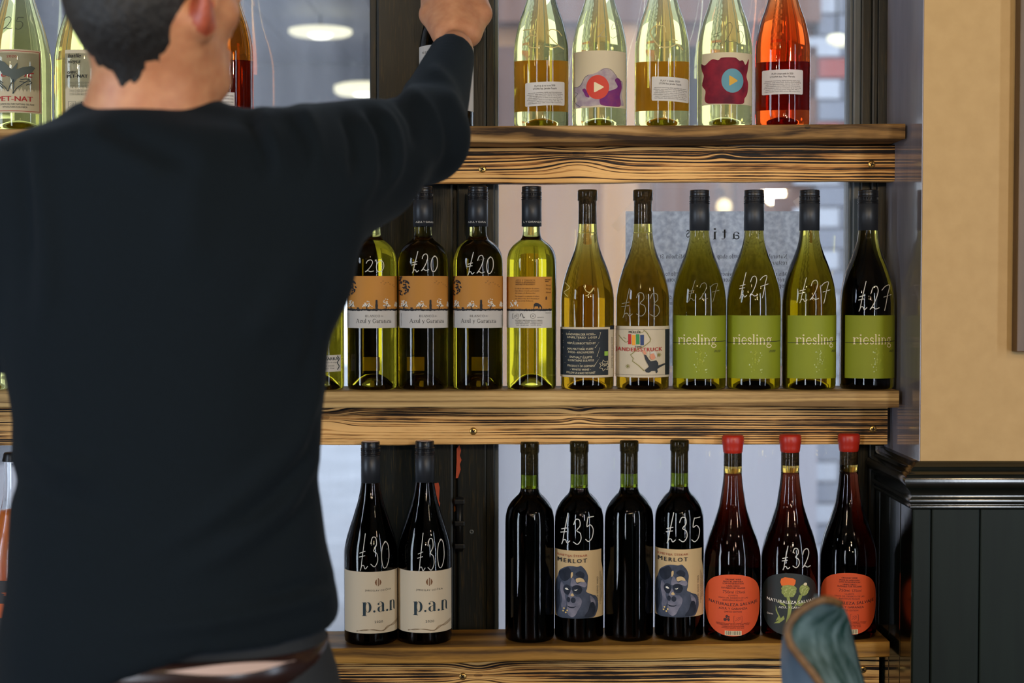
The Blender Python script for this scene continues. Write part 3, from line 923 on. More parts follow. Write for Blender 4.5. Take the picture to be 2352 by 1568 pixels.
# ------------------------------------------------------------------ bottle surface printing
class Canvas:
    """print laid on a bottle: x is the pixel offset from the axis as seen from the front, y the pixel height over the base"""
    def __init__(self, radius, rot=0.0, base_off=0.0005):
        self.R = radius          # function h(px) -> r(px)
        self.rot = rot
        self.layers = []         # (name, material, verts, faces, cut)
        self.off = base_off
    def layer(self, name, mat, cut=False):
        L_ = {'name': name, 'mat': mat, 'v': [], 'f': [], 'cut': cut}
        self.layers.append(L_)
        self.cur = L_
        return self
    def geo(self, v, f):
        k = len(self.cur['v'])
        self.cur['v'] += [(float(p[0]), float(p[1])) for p in v]
        self.cur['f'] += [tuple(i + k for i in q) for q in f]
    def poly(self, pts):
        self.geo(pts, [tuple(range(len(pts)))])
    def soft(self, pts):
        P = [np.array(p, float) for p in pts]
        n_ = len(P)
        out = []
        for i in range(n_):
            p0, p1, p2, p3 = P[i - 1], P[i], P[(i + 1) % n_], P[(i + 2) % n_]
            for k in range(4):
                t_ = k / 4
                out.append(0.5 * (2 * p1 + (p2 - p0) * t_ + (2 * p0 - 5 * p1 + 4 * p2 - p3) * t_ ** 2 + (3 * p1 - p0 - 3 * p2 + p3) * t_ ** 3))
        self.poly(out)
    def rect(self, x0, x1, y0, y1):
        n = max(1, int((x1 - x0) / 3.0))
        for i in range(n):
            a, b = x0 + (x1 - x0) * i / n, x0 + (x1 - x0) * (i + 1) / n
            self.poly([(a, y0), (b, y0), (b, y1), (a, y1)])
    def blob(self, cx, cy, rx, ry, n=18, rough=0.0, seed=0):
        r_ = random.Random(seed)
        pts = []
        for k in range(n):
            a = 2 * math.pi * k / n
            q = 1 + rough * r_.uniform(-1, 1)
            pts.append((cx + rx * q * math.cos(a), cy + ry * q * math.sin(a)))
        self.poly(pts)
    def stroke(self, pts, w, smooth=True, n=6):
        P = smooth_path(pts, n) if smooth else [np.array(p, float) for p in pts]
        v, f = ribbon(P, w)
        self.geo(v, f)
    def text(self, body, cx, cy, width=None, height=None, bold=0.0, spacing=1.0, rot=0.0, curve=0.0, shear=0.0):
        """cx is the middle, cy the base line; height = cap height"""
        v, f = text_geo(body, 0.0, spacing, shear)
        if len(v) == 0:
            return
        x0, x1 = v[:, 0].min(), v[:, 0].max()
        sy = height / 0.69 if height else width / (x1 - x0)
        sx = width / (x1 - x0) if width else sy
        X = (v[:, 0] - (x0 + x1) / 2) * sx
        Y = v[:, 1] * sy
        if curve:
            Y = Y + curve * (X / max(1e-6, abs(X).max())) ** 2
        c, s = math.cos(rot), math.sin(rot)
        dd = bold * sy * 0.8
        for ox in ((0.0,) if bold <= 0 else (-dd, 0.0, dd)):
            self.geo(np.stack([cx + (X + ox) * c - Y * s, cy + (X + ox) * s + Y * c], 1), f)
    def serif(self, body, cx, cy, width, xh, mirror=False):
        v, f, w = serif_geo(body)
        x0, x1 = v[:, 0].min(), v[:, 0].max()
        X = (v[:, 0] - (x0 + x1) / 2) * width / (x1 - x0)
        if mirror:
            X = -X
        self.geo(np.stack([cx + X, cy + v[:, 1] * xh], 1), f)
    def barcode(self, x0, x1, y0, y1, seed=1, vertical=True):
        r_ = random.Random(seed)
        p = x0 if vertical else y0
        e = x1 if vertical else y1
        while p < e - 0.5:
            w = r_.choice((0.45, 0.8, 1.2))
            if vertical:
                self.poly([(p, y0), (p + w, y0), (p + w, y1), (p, y1)])
            else:
                self.rect(x0, x1, p, p + w)
            p += w + r_.choice((0.5, 0.8, 1.1))
    def build(self, parent, first_is_label=True):
        top = None
        for i, L_ in enumerate(self.layers):
            if not L_['v']:
                continue
            v, f = L_['v'], L_['f']
            if L_['cut']:
                bmq = bmesh.new()
                bv = [bmq.verts.new((p[0], p[1], 0)) for p in v]
                for q in f:
                    try:
                        bmq.faces.new([bv[k] for k in q])
                    except ValueError:
                        pass
                xs = [p[0] for p in v]
                x = math.floor(min(xs)) + 2.5
                while x < max(xs):
                    bmesh.ops.bisect_plane(bmq, geom=list(bmq.verts) + list(bmq.edges) + list(bmq.faces), plane_co=(x, 0, 0), plane_no=(1, 0, 0))
                    x += 3.0
                bmesh.ops.triangulate(bmq, faces=[q for q in bmq.faces if len(q.verts) > 4])
                bmq.verts.index_update()
                v = [(p.co.x, p.co.y) for p in bmq.verts]
                f = [tuple(p.index for p in q.verts) for q in bmq.faces]
                bmq.free()
            off = self.off + 0.00016 * i
            V = []
            for x, y in v:
                r = self.R(y)
                a = math.asin(max(-0.998, min(0.998, x / r))) + self.rot
                rm = r / PXM + off
                V.append((rm * math.sin(a), -rm * math.cos(a), y / PXM))
            o = mesh_obj(L_['name'], V, f, L_['mat'], parent if top is None else top)
            if any(q in L_['name'] for q in ('lettering', 'print', 'barcode', 'price')):
                o['kind'] = 'stuff'
            if top is None and first_is_label:
                top = o
        return top

def wrap_label(name, R, a0, a1, h0, h1, mat, parent, off=0.0003, rot=0.0, shape=None, thick=0.0002):
    """paper label between the angles a0..a1 (degrees, 0 = towards the viewer) and the pixel heights h0..h1"""
    n = max(8, int(abs(a1 - a0) / 4))
    m = 1 if shape is None else 36
    v, f = [], []
    for j in range(m + 1):
        for i in range(n + 1):
            s_, t_ = i / n, j / m
            if shape is None:
                aa = a0 + (a1 - a0) * s_
                h = h0 + (h1 - h0) * t_
            else:
                t_ = 0.5 - 0.5 * math.cos(math.pi * t_)
                hw = shape(t_)
                aa = (a0 + a1) / 2 + (a1 - a0) / 2 * hw * (2 * s_ - 1)
                h = h0 + (h1 - h0) * t_
            a = math.radians(aa) + rot
            r = R(h) / PXM + off
            v.append((r * math.sin(a), -r * math.cos(a), h / PXM))
    for j in range(m):
        for i in range(n):
            q = j * (n + 1) + i
            f.append((q, q + 1, q + n + 2, q + n + 1))
    return mesh_obj(name, v, f, mat, parent, True)

def profile_fn(prof):
    hs = [p[1] for p in prof]
    rs = [p[0] for p in prof]
    return lambda h: float(np.interp(h, hs, rs))

def dense(prof, n=5):
    """smooth curve through the (r, h) points"""
    P = smooth_path(prof, n)
    return [(float(p[0]), float(p[1])) for p in P]

def punt(r, depth):
    return [(0, depth), (r * 0.22, depth * 0.95), (r * 0.42, depth * 0.72), (r * 0.60, depth * 0.36), (r * 0.74, 3.0), (r * 0.82, 0.0), (r * 0.92, 0.6), (r * 0.985, 4.0)]

SHAPES = {
 # outside of the glass as (radius px, height px), from the body upward
 'bordeaux_screw': dict(body=[(57, 12), (57, 120), (57, 230), (56.8, 285), (55.5, 302), (51.5, 316), (43.5, 328), (33, 337), (25.5, 343), (21.5, 350), (19.6, 362), (19.4, 376)], cap=(372, 464), rc=22.8, punt=36),
 'burgundy_screw': dict(body=[(61.5, 12), (61.5, 100), (61.5, 188), (60.2, 212), (57, 236), (51, 260), (43.5, 283), (35.5, 303), (28.8, 322), (24.6, 338), (22.6, 352), (21.4, 368)], cap=(362, 455), rc=23, punt=24),
 'burgundy_cork': dict(body=[(61.0, 12), (61.0, 100), (61.0, 188), (60.5, 212), (57, 236), (51, 260), (43.5, 283), (35.5, 303), (28.8, 322), (24.6, 340), (22.2, 360), (21.0, 385), (20.6, 430)], lip=(430, 456), rc=22.8, punt=24, split=357),
 'bordeaux_cork': dict(body=[(56.5, 12), (56.5, 120), (56.5, 220), (56.2, 272), (54.5, 290), (50.5, 304), (43, 317), (33.5, 328), (25.5, 336), (21.8, 345), (20.6, 360), (20.3, 428)], lip=(430, 456), rc=22.0, punt=30, split=349),
 'slope_screw': dict(body=[(61.6, 12), (61.6, 100), (61.6, 196), (60.6, 216), (56, 238), (49.5, 260), (42.5, 281), (36, 302), (30, 322), (25.5, 342), (22.5, 360), (21.0, 374)], cap=(366, 461), rc=21.9, punt=16),
 'slope_wax': dict(body=[(65, 12), (65, 90), (65, 168), (64, 192), (60, 212), (53.5, 236), (45.5, 258), (37.5, 282), (31, 304), (26.5, 330), (23, 354), (21.2, 378), (20.8, 440)], wax=(428, 466), rc=24, punt=16, split=378),
 'flute_white': dict(body=[(62.5, 10), (62.5, 90), (62.5, 168), (60.8, 196), (56.5, 220), (50, 246), (42, 268), (34.5, 292), (28, 318), (23, 345), (20.8, 372), (20.2, 400), (20.2, 428)], crown=(426, 446), rc=21.5, punt=24),
 'pet_white': dict(body=[(72, 10), (72, 90), (72, 150), (70, 178), (65, 206), (57, 236), (47, 266), (38, 294), (30, 322), (24, 350), (21, 380), (20, 428)], crown=(426, 446), rc=22, punt=26),
}
MESHES = {}
def shape_meshes(kind):
    if kind in MESHES:
        return MESHES[kind]
    s = SHAPES[kind]
    body = dense(s['body'], 5)
    R = profile_fn(body)
    r0 = body[0][0]
    pr = punt(r0, s['punt']) + body
    top_h = body[-1][1]
    if 'lip' in s:
        a, b = s['lip']
        rn = body[-1][0]
        pr += [(rn + 0.3, a), (s['rc'], a + 1.5), (s['rc'], b - 5), (s['rc'] - 0.8, b - 1.5), (s['rc'] - 2.5, b), (0, b)]
    else:
        pr += [(body[-1][0] * 0.9, top_h + 1.0), (0, top_h + 1.2)]
    neck = None
    if 'split' in s:
        # the wine ends below the cork: the empty neck is a piece of glass of its own
        sp = s['split']
        neck = [(0, sp + 0.4), (R(sp), sp + 0.4)] + [p for p in pr if p[1] > sp + 1 and p[1] > 100]
        pr = [p for p in pr if p[1] < sp] + [(R(sp), sp), (0, sp)]
        neck = lathe([(r / PXM, h / PXM) for r, h in neck], 48)
    v, f = lathe([(r / PXM, h / PXM) for r, h in pr], 56)
    MESHES[kind] = (v, f, R, s, neck)
    return MESHES[kind]

M_CAPBLACK = plain('black_screwcap', srgb(30, 31, 34), 0.32, 0.35)
M_CAPGREY = plain('charcoal_capsule', srgb(44, 48, 54), 0.42, 0.25)
M_CAPTOP = plain('pale_cap_top', srgb(206, 176, 156), 0.5)
M_WAX = plain('red_wax', srgb(172, 40, 24), 0.35, 0.0, 0.5, 0.1, 90)
M_CORK = noisy('cork', srgb(70, 52, 32), srgb(44, 32, 20), (300, 300, 300), 1.0, 3, 0.8, 0.2)
M_CROWN = plain('black_crown_cap', srgb(24, 24, 26), 0.35, 0.5)
M_GOLD = plain('gold_print', srgb(214, 160, 66), 0.35, 0.6)
M_CHALK = plain('white_chalk_pen', srgb(206, 204, 196), 0.8)
M_CHALKD = plain('faint_chalk_pen', srgb(150, 146, 130), 0.8)
M_CHALKY = plain('yellowish_chalk_pen', srgb(196, 182, 120), 0.8)
M_PENCIL = plain('grey_marker_pen', srgb(70, 76, 66), 0.8)

SHARED = {}
def cap_ridges(parent, kind, mat_cap, mat_sleeve, mat_top=None, text=None):
    """screw cap: ridged upper part over a long plain sleeve"""
    s = SHAPES[kind]
    a, b = s['cap']
    rc = s['rc'] / PXM
    k = ('cap', kind)
    if k not in SHARED:
        z = lambda h: h / PXM
        sl = [(rc * 0.9, z(a)), (rc, z(a + 0.5)), (rc, z(a + (b - a) * 0.66)), (rc * 0.94, z(a + (b - a) * 0.67))]
        cp = []
        h = a + (b - a) * 0.655
        hb = [(0.0, 0.95), (0.6, 1.03), (3.2, 1.03), (3.8, 0.96), (4.6, 0.96), (5.2, 1.03), (7.6, 1.03), (8.2, 0.97), (9.0, 0.99), (15.0, 0.99), (15.6, 1.03), (18.0, 1.03), (18.6, 0.97), (20, 0.985)]
        for dh, q in hb:
            cp.append((rc * q, z(h + dh)))
        top = b
        cp += [(rc * 0.985, z(top - 5)), (rc * 0.965, z(top - 4.2)), (rc * 0.985, z(top - 3.4)), (rc * 0.98, z(top - 1.6)), (rc * 0.93, z(top - 0.3)), (rc * 0.86, z(top)), (0, z(top))]
        SHARED[k] = (lathe(sl, 40), lathe(cp, 40))
    (v1, f1), (v2, f2) = SHARED[k]
    sv = mesh_obj('cap_sleeve', v1, f1, mat_sleeve, parent, True)
    cp = mesh_obj('screw_cap', v2, f2, mat_cap, parent, True)
    # knurling on the middle band
    bmq = bmesh.new()
    h0 = a + (b - a) * 0.655 + 10
    for i in range(40):
        ang = 2 * math.pi * i / 40
        ca, sa = math.cos(ang), math.sin(ang)
        r0_, r1_, w_ = rc * 0.97, rc * 1.012, rc * 0.035
        P = []
        for hh in (h0, h0 + 4.5):
            for rr, tt in ((r0_, -w_), (r1_, -w_ * 0.6), (r1_, w_ * 0.6), (r0_, w_)):
                P.append(bmq.verts.new((rr * ca - tt * sa, rr * sa + tt * ca, hh / PXM)))
        for q in ((0, 1, 5, 4), (1, 2, 6, 5), (2, 3, 7, 6), (4, 5, 6, 7), (0, 3, 2, 1)):
            bmq.faces.new([P[j] for j in q])
    kn = bm_obj('knurled_band', bmq, mat_cap, cp)
    if mat_top:
        v, f = lathe([(rc * 0.84, b / PXM), (rc * 0.84, (b + 0.5) / PXM), (0, (b + 0.6) / PXM)], 32)
        mesh_obj('cap_top', v, f, mat_top, cp, True)
    if text:
        c_ = Canvas(lambda h: s['rc'], 0.0, 0.0004)
        c_.layer('lettering', M_CHALK)
        body, x = text
        c_.text(body, x, a + 8, width=min(40, 4.3 * len(body)), height=4.2, bold=0.01)
        c_.build(sv, False)

def place(kind, px, shelf_key, dY=0.0):
    Y = YB + dY
    p = at(px, 700, Y)
    return Vector((p.x, Y, SH[shelf_key](p.x)))

def bottle(name, label, kind, px, shelf_key, glass, group=None, rot=0.0, dY=0.0):
    p = place(kind, px, shelf_key, dY)
    face = -math.atan2(p.x, p.y)
    root = empty(name, p, face + rot)
    tag(root, label, 'bottle', group)
    v, f, R, s, neck = shape_meshes(kind)
    key = ('glass', kind, glass.name)
    if key in SHARED:
        o = bpy.data.objects.new('glass_body', SHARED[key])
        link(o, root)
    else:
        o = mesh_obj('glass_body', v, f, glass, root, True)
        SHARED[key] = o.data
    if neck:
        key = ('neck', kind)
        if key in SHARED:
            link(bpy.data.objects.new('glass_neck', SHARED[key]), root)
        else:
            SHARED[key] = mesh_obj('glass_neck', neck[0], neck[1], G_NECK[kind], root, True).data
    root['_rot'] = rot
    return root, R, s

def crown(parent, kind, gold=True):
    s = SHAPES[kind]
    a, b = s['crown']
    rc = s['rc'] / PXM
    z = lambda h: h / PXM
    v, f = [], []
    seg = 42
    rows = [(a, 1.10, 1), (a + 4, 1.08, 1), (a + 10, 1.03, 0.5), (b - 3, 0.98, 0), (b, 0.88, 0)]
    for h, q, fl in rows:
        for k in range(seg):
            an = 2 * math.pi * k / seg
            r = rc * (q + 0.035 * fl * math.cos(21 * an))
            v.append((r * math.cos(an), r * math.sin(an), z(h)))
    for j in range(len(rows) - 1):
        for k in range(seg):
            k2 = (k + 1) % seg
            f.append((j * seg + k, j * seg + k2, (j + 1) * seg + k2, (j + 1) * seg + k))
    f.append(tuple((len(rows) - 1) * seg + k for k in range(seg)))
    mesh_obj('crown_cap', v, f, M_CROWN, parent, True)

def cork(parent, r_px, h0, h1):
    v, f = lathe([(0, h0 / PXM), (r_px / PXM, h0 / PXM), (r_px / PXM, h1 / PXM), (0, h1 / PXM)], 28)
    mesh_obj('cork', v, f, M_CORK, parent, True)

HAND = {
 '£': (0.95, [[(0.62, 1.22), (0.5, 0.8), (0.36, 0.3), (0.3, 0.02), (0.22, -0.12), (0.34, 0.06), (0.5, 0.08), (0.62, -0.04), (0.82, 0.06)], [(0.16, 0.52), (0.62, 0.60)], [(0.12, 0.38), (0.6, 0.44)]]),
 '2': (0.85, [[(0.1, 0.72), (0.22, 0.96), (0.48, 1.02), (0.62, 0.82), (0.52, 0.5), (0.3, 0.18), (0.1, 0.0), (0.3, 0.1), (0.52, 0.02), (0.8, 0.08)]]),
 '0': (0.85, [[(0.45, 0.95), (0.2, 0.8), (0.12, 0.42), (0.26, 0.05), (0.52, 0.04), (0.72, 0.36), (0.66, 0.78), (0.45, 0.95), (0.3, 0.92)]]),
 '7': (0.85, [[(0.05, 0.8), (0.3, 0.98), (0.62, 1.02), (0.52, 0.62), (0.44, 0.2), (0.36, -0.1)], [(0.22, 0.5), (0.8, 0.62)]]),
 '3': (0.85, [[(0.1, 0.78), (0.24, 1.0), (0.5, 0.98), (0.56, 0.74), (0.34, 0.54), (0.6, 0.42), (0.66, 0.16), (0.42, -0.04), (0.1, 0.06)]]),
 '5': (0.85, [[(0.7, 1.0), (0.4, 0.98), (0.28, 0.96), (0.22, 0.6), (0.46, 0.66), (0.68, 0.46), (0.62, 0.12), (0.38, -0.04), (0.14, 0.06)]]),
}
def price(root, R, text, x0, x1, y0, y1, mat=None, w=2.1, mirror=False, slant=0.1):
    c_ = Canvas(R, -root['_rot'], 0.0006)
    c_.layer('chalk_price', mat or M_CHALK)
    adv = sum(HAND[ch][0] for ch in text)
    sx, sy = (x1 - x0) / adv, (y1 - y0) * 0.86
    w *= 0.8
    x = 0.0
    r_ = random.Random(sum(map(ord, text)) + int(x0 * 7))
    for ch in text:
        a_, st = HAND[ch]
        jy = 0.0 if ch == '£' else r_.uniform(-0.05, 0.08)
        for pts in st:
            q = []
            for px_, py_ in pts:
                X = x0 + (x + px_ + slant * py_) * sx
                if mirror:
                    X = x0 + x1 - X
                q.append((X, y0 + (py_ + jy) * sy * 0.85 + 0.1 * sy))
            c_.stroke(q, w, True, 6)
        x += a_
    c_.build(root, False)

def copy_labels(src_parts, root):
    """copies of label parts (and their print) for an identical bottle"""
    for p_ in src_parts:
        c_ = p_.copy()
        link(c_, root)
        c_.parent = root
        for g in p_.children:
            d_ = g.copy()
            link(d_, c_)
            d_.parent = c_

# ---- glass of each wine
G_WHITE = bottle_glass('clear_glass_pale_wine', (0.945, 0.90, 0.30), 20.0, 1.36, (0.99, 1.0, 0.97))
G_PET = bottle_glass('clear_glass_yellow_wine', (0.93, 0.89, 0.30), 20.0, 1.36, (0.98, 1.0, 0.96))
G_AMBER = bottle_glass('clear_glass_orange_wine', (0.96, 0.50, 0.04), 66.0, 1.36)
G_BROWN = bottle_glass('brown_amber_glass', (0.90, 0.62, 0.06), 70.0, 1.36)
G_AZUL = bottle_glass('olive_yellow_glass', (0.84, 0.79, 0.04), 66.0, 1.36)
G_GREEN = bottle_glass('olive_green_glass', (0.76, 0.70, 0.08), 100.0, 1.36)
G_GREENB = bottle_glass('brown_olive_glass', (0.78, 0.66, 0.08), 84.0, 1.36)
G_RED = bottle_glass('dark_glass_red_wine', (0.36, 0.22, 0.06), 260.0, 1.36)
G_DARK = bottle_glass('dark_bottle_glass', (0.36, 0.22, 0.08), 240.0, 1.36)
G_CLARET = bottle_glass('dark_glass_claret', (0.62, 0.28, 0.10), 170.0, 1.36)

G_NECK = {'bordeaux_cork': bottle_glass('green_neck_glass', (0.55, 0.60, 0.04), 200.0, 1.3), 'burgundy_cork': bottle_glass('olive_neck_glass', (0.78, 0.70, 0.04), 90.0, 1.3),
          'slope_wax': bottle_glass('amber_neck_glass', (0.80, 0.64, 0.02), 110.0, 1.3)}
INK = plain('black_ink', srgb(22, 22, 26), 0.7)
INK_NAVY = plain('navy_ink', srgb(22, 44, 54), 0.7)
INK_GREY = plain('grey_ink', srgb(96, 92, 88), 0.7)
INK_RED = plain('red_ink', srgb(170, 30, 34), 0.7)
INK_WHITE = plain('white_ink', srgb(226, 220, 204), 0.7)
INK_CREAM = plain('cream_ink', srgb(226, 210, 170), 0.7)
P_CREAM = paper('cream_label_paper', srgb(222, 206, 176), 0.25)
P_WHITE = paper('white_label_paper', srgb(226, 222, 216), 0.25)

# ================================================================== top row
SMALL = ['expressively entertaining, slightly sparkling apple grape', 'refreshment - under masters Oscar, Geoffrey Anton Rosenberg,',
         'wildly with lightly wool history - cider alc. 7 % vol., 75 cl,', 'sensitive amphitheatre but no added, so only natural products',
         'of fermentation, store in a cool place up to 9 C, mix', 'around 12 C, made by hot country, Sudkov 24/5, 788 x.x', 'Czech Republic, batch 2020, amount 980 utopia.direct']
def utopia_back(root, R, x0, x1, y0, y1, title, sub, tilt=0.0):
    mid = (x0 + x1) / 2
    c_ = Canvas(R, -root['_rot'])
    c_.layer('back_label', P_WHITE, True)
    w, h = (x1 - x0), (y1 - y0)
    q = []
    for (cx, cy, a0) in ((x1 - 3, y1 - 3, 0), (x0 + 3, y1 - 3, 90), (x0 + 3, y0 + 3, 180), (x1 - 3, y0 + 3, 270)):
        q += arc(cx, cy, 3, 3, a0, a0 + 90, 4)
    rotp = lambda p: (p[0], p[1] + tilt * (p[0] - mid))
    c_.poly([rotp(p) for p in q])
    c_.layer('lettering', INK)
    c_.text(title, mid, y1 - h * 0.20, width=w * 0.52, height=4.0, bold=0.012, rot=math.atan(tilt))
    c_.text(sub, mid, y1 - h * 0.32, width=w * 0.60, height=4.0, bold=0.012, rot=math.atan(tilt))
    for i, s_ in enumerate(SMALL):
        ww = w * (0.86 + 0.05 * math.sin(i * 2.1))
        c_.text(s_, mid, y1 - h * (0.47 + 0.073 * i), width=ww, height=2.5, rot=math.atan(tilt))
    return c_.build(root)

def play_label(root, R, x0, x1, y0, y1, kind):
    sheet = Canvas(R)
    sheet.layer('front_label', P_CREAM, True)
    sheet.rect(x0, x1, y0, y1)
    if kind == 'red':
        sheet.layer('watercolour_wash', paper('grey_lilac_wash', srgb(196, 182, 178), 0.2, 0.7, srgb(168, 148, 158), 90.0), True)
        sheet.soft([(-54, 52), (-50, 62), (-56, 78), (-57, 92), (-50, 91), (-42, 96), (-34, 110), (-26, 116), (-14, 118), (-4, 122), (6, 129), (16, 130), (26, 126), (36, 116), (42, 106), (50, 104), (52, 94), (50, 70), (54, 52), (48, 49), (20, 50), (-20, 46), (-38, 48), (-46, 44)])
        sheet.layer('watercolour_blot', paper('purple_wash', srgb(140, 60, 110), 0.2, 0.7, srgb(112, 44, 120), 70.0), True)
        sheet.soft([(2, 50), (0, 60), (4, 72), (14, 78), (28, 82), (40, 90), (34, 104), (40, 110), (47, 104), (49, 88), (45, 70), (47, 58), (44, 46), (20, 46), (8, 47)])
        sheet.soft([(-34, 76), (-38, 84), (-32, 86), (-26, 76), (-22, 66), (-30, 68)])
        sheet.layer('wash_outline', plain('dark_wash_edge', srgb(70, 66, 70), 0.7))
        sheet.stroke([(-55, 92), (-48, 91), (-40, 96), (-33, 110), (-24, 116)], 0.8)
        sheet.stroke([(2, 124), (14, 130), (26, 127), (36, 116), (42, 106), (50, 102)], 0.6)
        sheet.stroke([(-54, 80), (-48, 76), (-56, 66), (-52, 54), (-42, 46)], 0.8)
        sheet.layer('play_disc', plain('play_red', srgb(196, 52, 26), 0.6), True)
        sheet.blob(-4, 88, 25, 27, 40)
        sheet.layer('play_triangle', INK_CREAM, True)
        sheet.poly([(-12, 99), (-12, 77), (-9, 77), (9, 87), (9, 89), (-9, 99)])
    else:
        sheet.layer('watercolour_blot', paper('crimson_wash', srgb(150, 36, 54), 0.2, 0.7, srgb(96, 24, 44), 40.0), True)
        sheet.soft([(-52, 142), (-44, 138), (-34, 146), (-26, 150), (-14, 147), (-8, 152), (8, 153), (24, 152), (32, 146), (40, 147), (46, 138), (53, 152), (51, 128), (48, 112), (52, 96), (50, 74), (44, 62), (40, 50), (10, 49), (-20, 50), (-38, 52), (-44, 62), (-42, 80), (-50, 94), (-46, 114), (-50, 126)])
        sheet.layer('play_disc', plain('play_blue', srgb(88, 142, 156), 0.6), True)
        sheet.blob(17, 101, 24, 27, 40)
        sheet.layer('play_triangle', plain('play_yellow', srgb(206, 158, 44), 0.6), True)
        sheet.poly([(10, 112), (10, 90), (12, 90), (28, 100), (28, 102), (12, 112)])
    return sheet.build(root)

G_TOP = 'pale sparkling wine bottles on the top shelf'
def rear_sheet(root, R, h0, h1, a=72, mat=None):
    wrap_label('rear_label', R, 180 - a, 180 + a, h0, h1, mat or paper('rear_label_paper', srgb(206, 142, 60), 0.55), root, 0.0003, -root['_rot'])

r, R, s = bottle('wine_bottle', 'pale wine bottle with tilted white text label, mirrored 25, next to the mullion', 'flute_white', 1243, 'top', G_WHITE, G_TOP)
utopia_back(r, R, -36, 52, 48, 101, 'PLAY dy dy nu nu na 2020', 'UTOPIA feat. Jaroslav Tesarik', 0.05)
rear_sheet(r, R, 45, 162)
crown(r, 'flute_white')
price(r, R, '25', -44, 56, 172, 228, M_CHALKY, 2.6, True)
r, R, s = bottle('wine_bottle', 'pale wine bottle with red play circle on a grey and purple watercolour label', 'flute_white', 1376, 'top', G_WHITE, G_TOP)
play_label(r, R, -58, 58, 43, 170, 'red')
crown(r, 'flute_white')
price(r, R, '25', -8, 44, 196, 240, M_CHALKD, 1.2)
r, R, s = bottle('wine_bottle', 'pale wine bottle with white text label under a large loose chalk two', 'flute_white', 1519, 'top', G_WHITE, G_TOP)
utopia_back(r, R, -23, 59, 56, 110, 'PLAY v lutalo 2020', 'UTOPIA feat. Jaroslav Tesarik', -0.04)
rear_sheet(r, R, 45, 158)
crown(r, 'flute_white')
c_ = Canvas(R, 0, 0.0006)
c_.layer('chalk_price', M_CHALKY)
c_.stroke([(8, 210), (4, 224), (-14, 226), (-26, 214), (-22, 200), (-10, 182), (2, 176), (20, 178), (34, 184), (46, 172)], 2.6)
c_.stroke([(22, 194), (34, 192)], 2.2, False)
c_.build(r, False)
r, R, s = bottle('wine_bottle', 'pale wine bottle with blue play circle on a crimson watercolour label', 'flute_white', 1662, 'top', G_WHITE, G_TOP)
play_label(r, R, -50, 60, 48, 164, 'blue')
crown(r, 'flute_white')
price(r, R, '£25', -30, 44, 178, 238, M_PENCIL, 1.2)
r, R, s = bottle('wine_bottle', 'orange wine bottle with small white text label at the window stile', 'flute_white', 1794, 'top', G_AMBER, G_TOP)
utopia_back(r, R, -45, 45, 70, 125, 'PLAY ti lespo pade liv 2020', 'UTOPIA feat. Petr Marada', 0.0)
rear_sheet(r, R, 45, 156, 78, paper('rear_label_paper_dark', srgb(120, 60, 30), 0.25))
crown(r, 'flute_white')

# pet-nat bottles at the far left
r, R, s = bottle('wine_bottle', 'yellow pet-nat bottle with drawn hands and butterfly on a red bordered label', 'pet_white', 50, 'top', G_PET, G_TOP)
c_ = Canvas(R)
c_.layer('front_label', P_CREAM, True); c_.rect(-56, 47, 38, 180)
c_.layer('border_print', INK_RED)
for a, b in (((-52, 42), (43, 42)), ((-52, 176), (43, 176))):
    for k in range(24):
        x0 = a[0] + (b[0] - a[0]) * k / 24
        x1 = a[0] + (b[0] - a[0]) * (k + 1) / 24
        c_.poly([(x0, a[1] - 0.6), (x1, a[1] - 0.6), (x1, a[1] + 0.6), (x0, a[1] + 0.6)])
c_.poly([(42.5, 42), (43.7, 42), (43.7, 176), (42.5, 176)])
c_.poly([(-52.6, 42), (-51.4, 42), (-51.4, 176), (-52.6, 176)])
c_.text('2020', -16, 161, width=22, height=5.5)
c_.text('PET-NAT', -10, 64, width=76, height=11, bold=0.03)
c_.text('oniric', -4, 118, width=70, height=16, shear=0.35)
c_.layer('butterfly_print', plain('grey_green_ink', srgb(84, 92, 84), 0.7), True)
c_.poly([(-46, 158), (-30, 150), (-16, 134), (-10, 142), (-4, 150), (-3, 146), (-7, 134), (8, 140), (26, 144), (34, 140), (26, 128), (8, 122), (-6, 112), (-12, 104), (-20, 118), (-34, 122), (-42, 134)])
c_.layer('hands_print', INK_NAVY)
for pts in ([(-46, 116), (-40, 104), (-30, 94), (-24, 86), (-20, 98), (-12, 112)], [(-50, 108), (-40, 98), (-34, 92)], [(-14, 80), (-6, 92), (6, 102), (18, 110), (26, 106), (14, 100)],
            [(2, 112), (16, 114), (24, 112)], [(0, 108), (14, 106)], [(-12, 112), (-12, 96), (-14, 80)], [(-44, 112), (-34, 104)]):
    c_.stroke(pts, 1.6)
c_.text('ESCUMOS DEL PARC NATURAL DEL FOIX', -8, 55, width=78, height=4)
c_.text('VITICULTURA ECOLOGICA', -10, 49, width=52, height=4)
c_.build(r)
crown(r, 'pet_white')
price(r, R, '25', -36, 12, 224, 262, M_PENCIL, 2.0)
r, R, s = bottle('wine_bottle', 'yellow pet-nat bottle with black text label, half hidden by the head', 'pet_white', 204, 'top', G_PET, G_TOP)
c_ = Canvas(R)
c_.layer('back_label', P_CREAM, True); c_.rect(-46, 30, 36, 178)
c_.layer('lettering', INK)
c_.text('batlle', -26, 160, width=28, height=9, shear=0.3, bold=0.02)
c_.text('vinyes', -26, 148, width=26, height=8, shear=0.3, bold=0.02)
c_.text('ONIRIC', -31, 124, width=20, height=6, bold=0.03)
c_.text('PET-NAT', -20, 115, width=44, height=7, bold=0.05)
for i in range(8):
    c_.text('vi escumos de qualitat elaborat amb raim', -16, 104 - 3.4 * i - (4 if i > 3 else 0), width=42, height=2.3)
c_.text('e', -10, 58, width=6, height=6, bold=0.05)
c_.layer('leaf_stamp', INK_GREY)
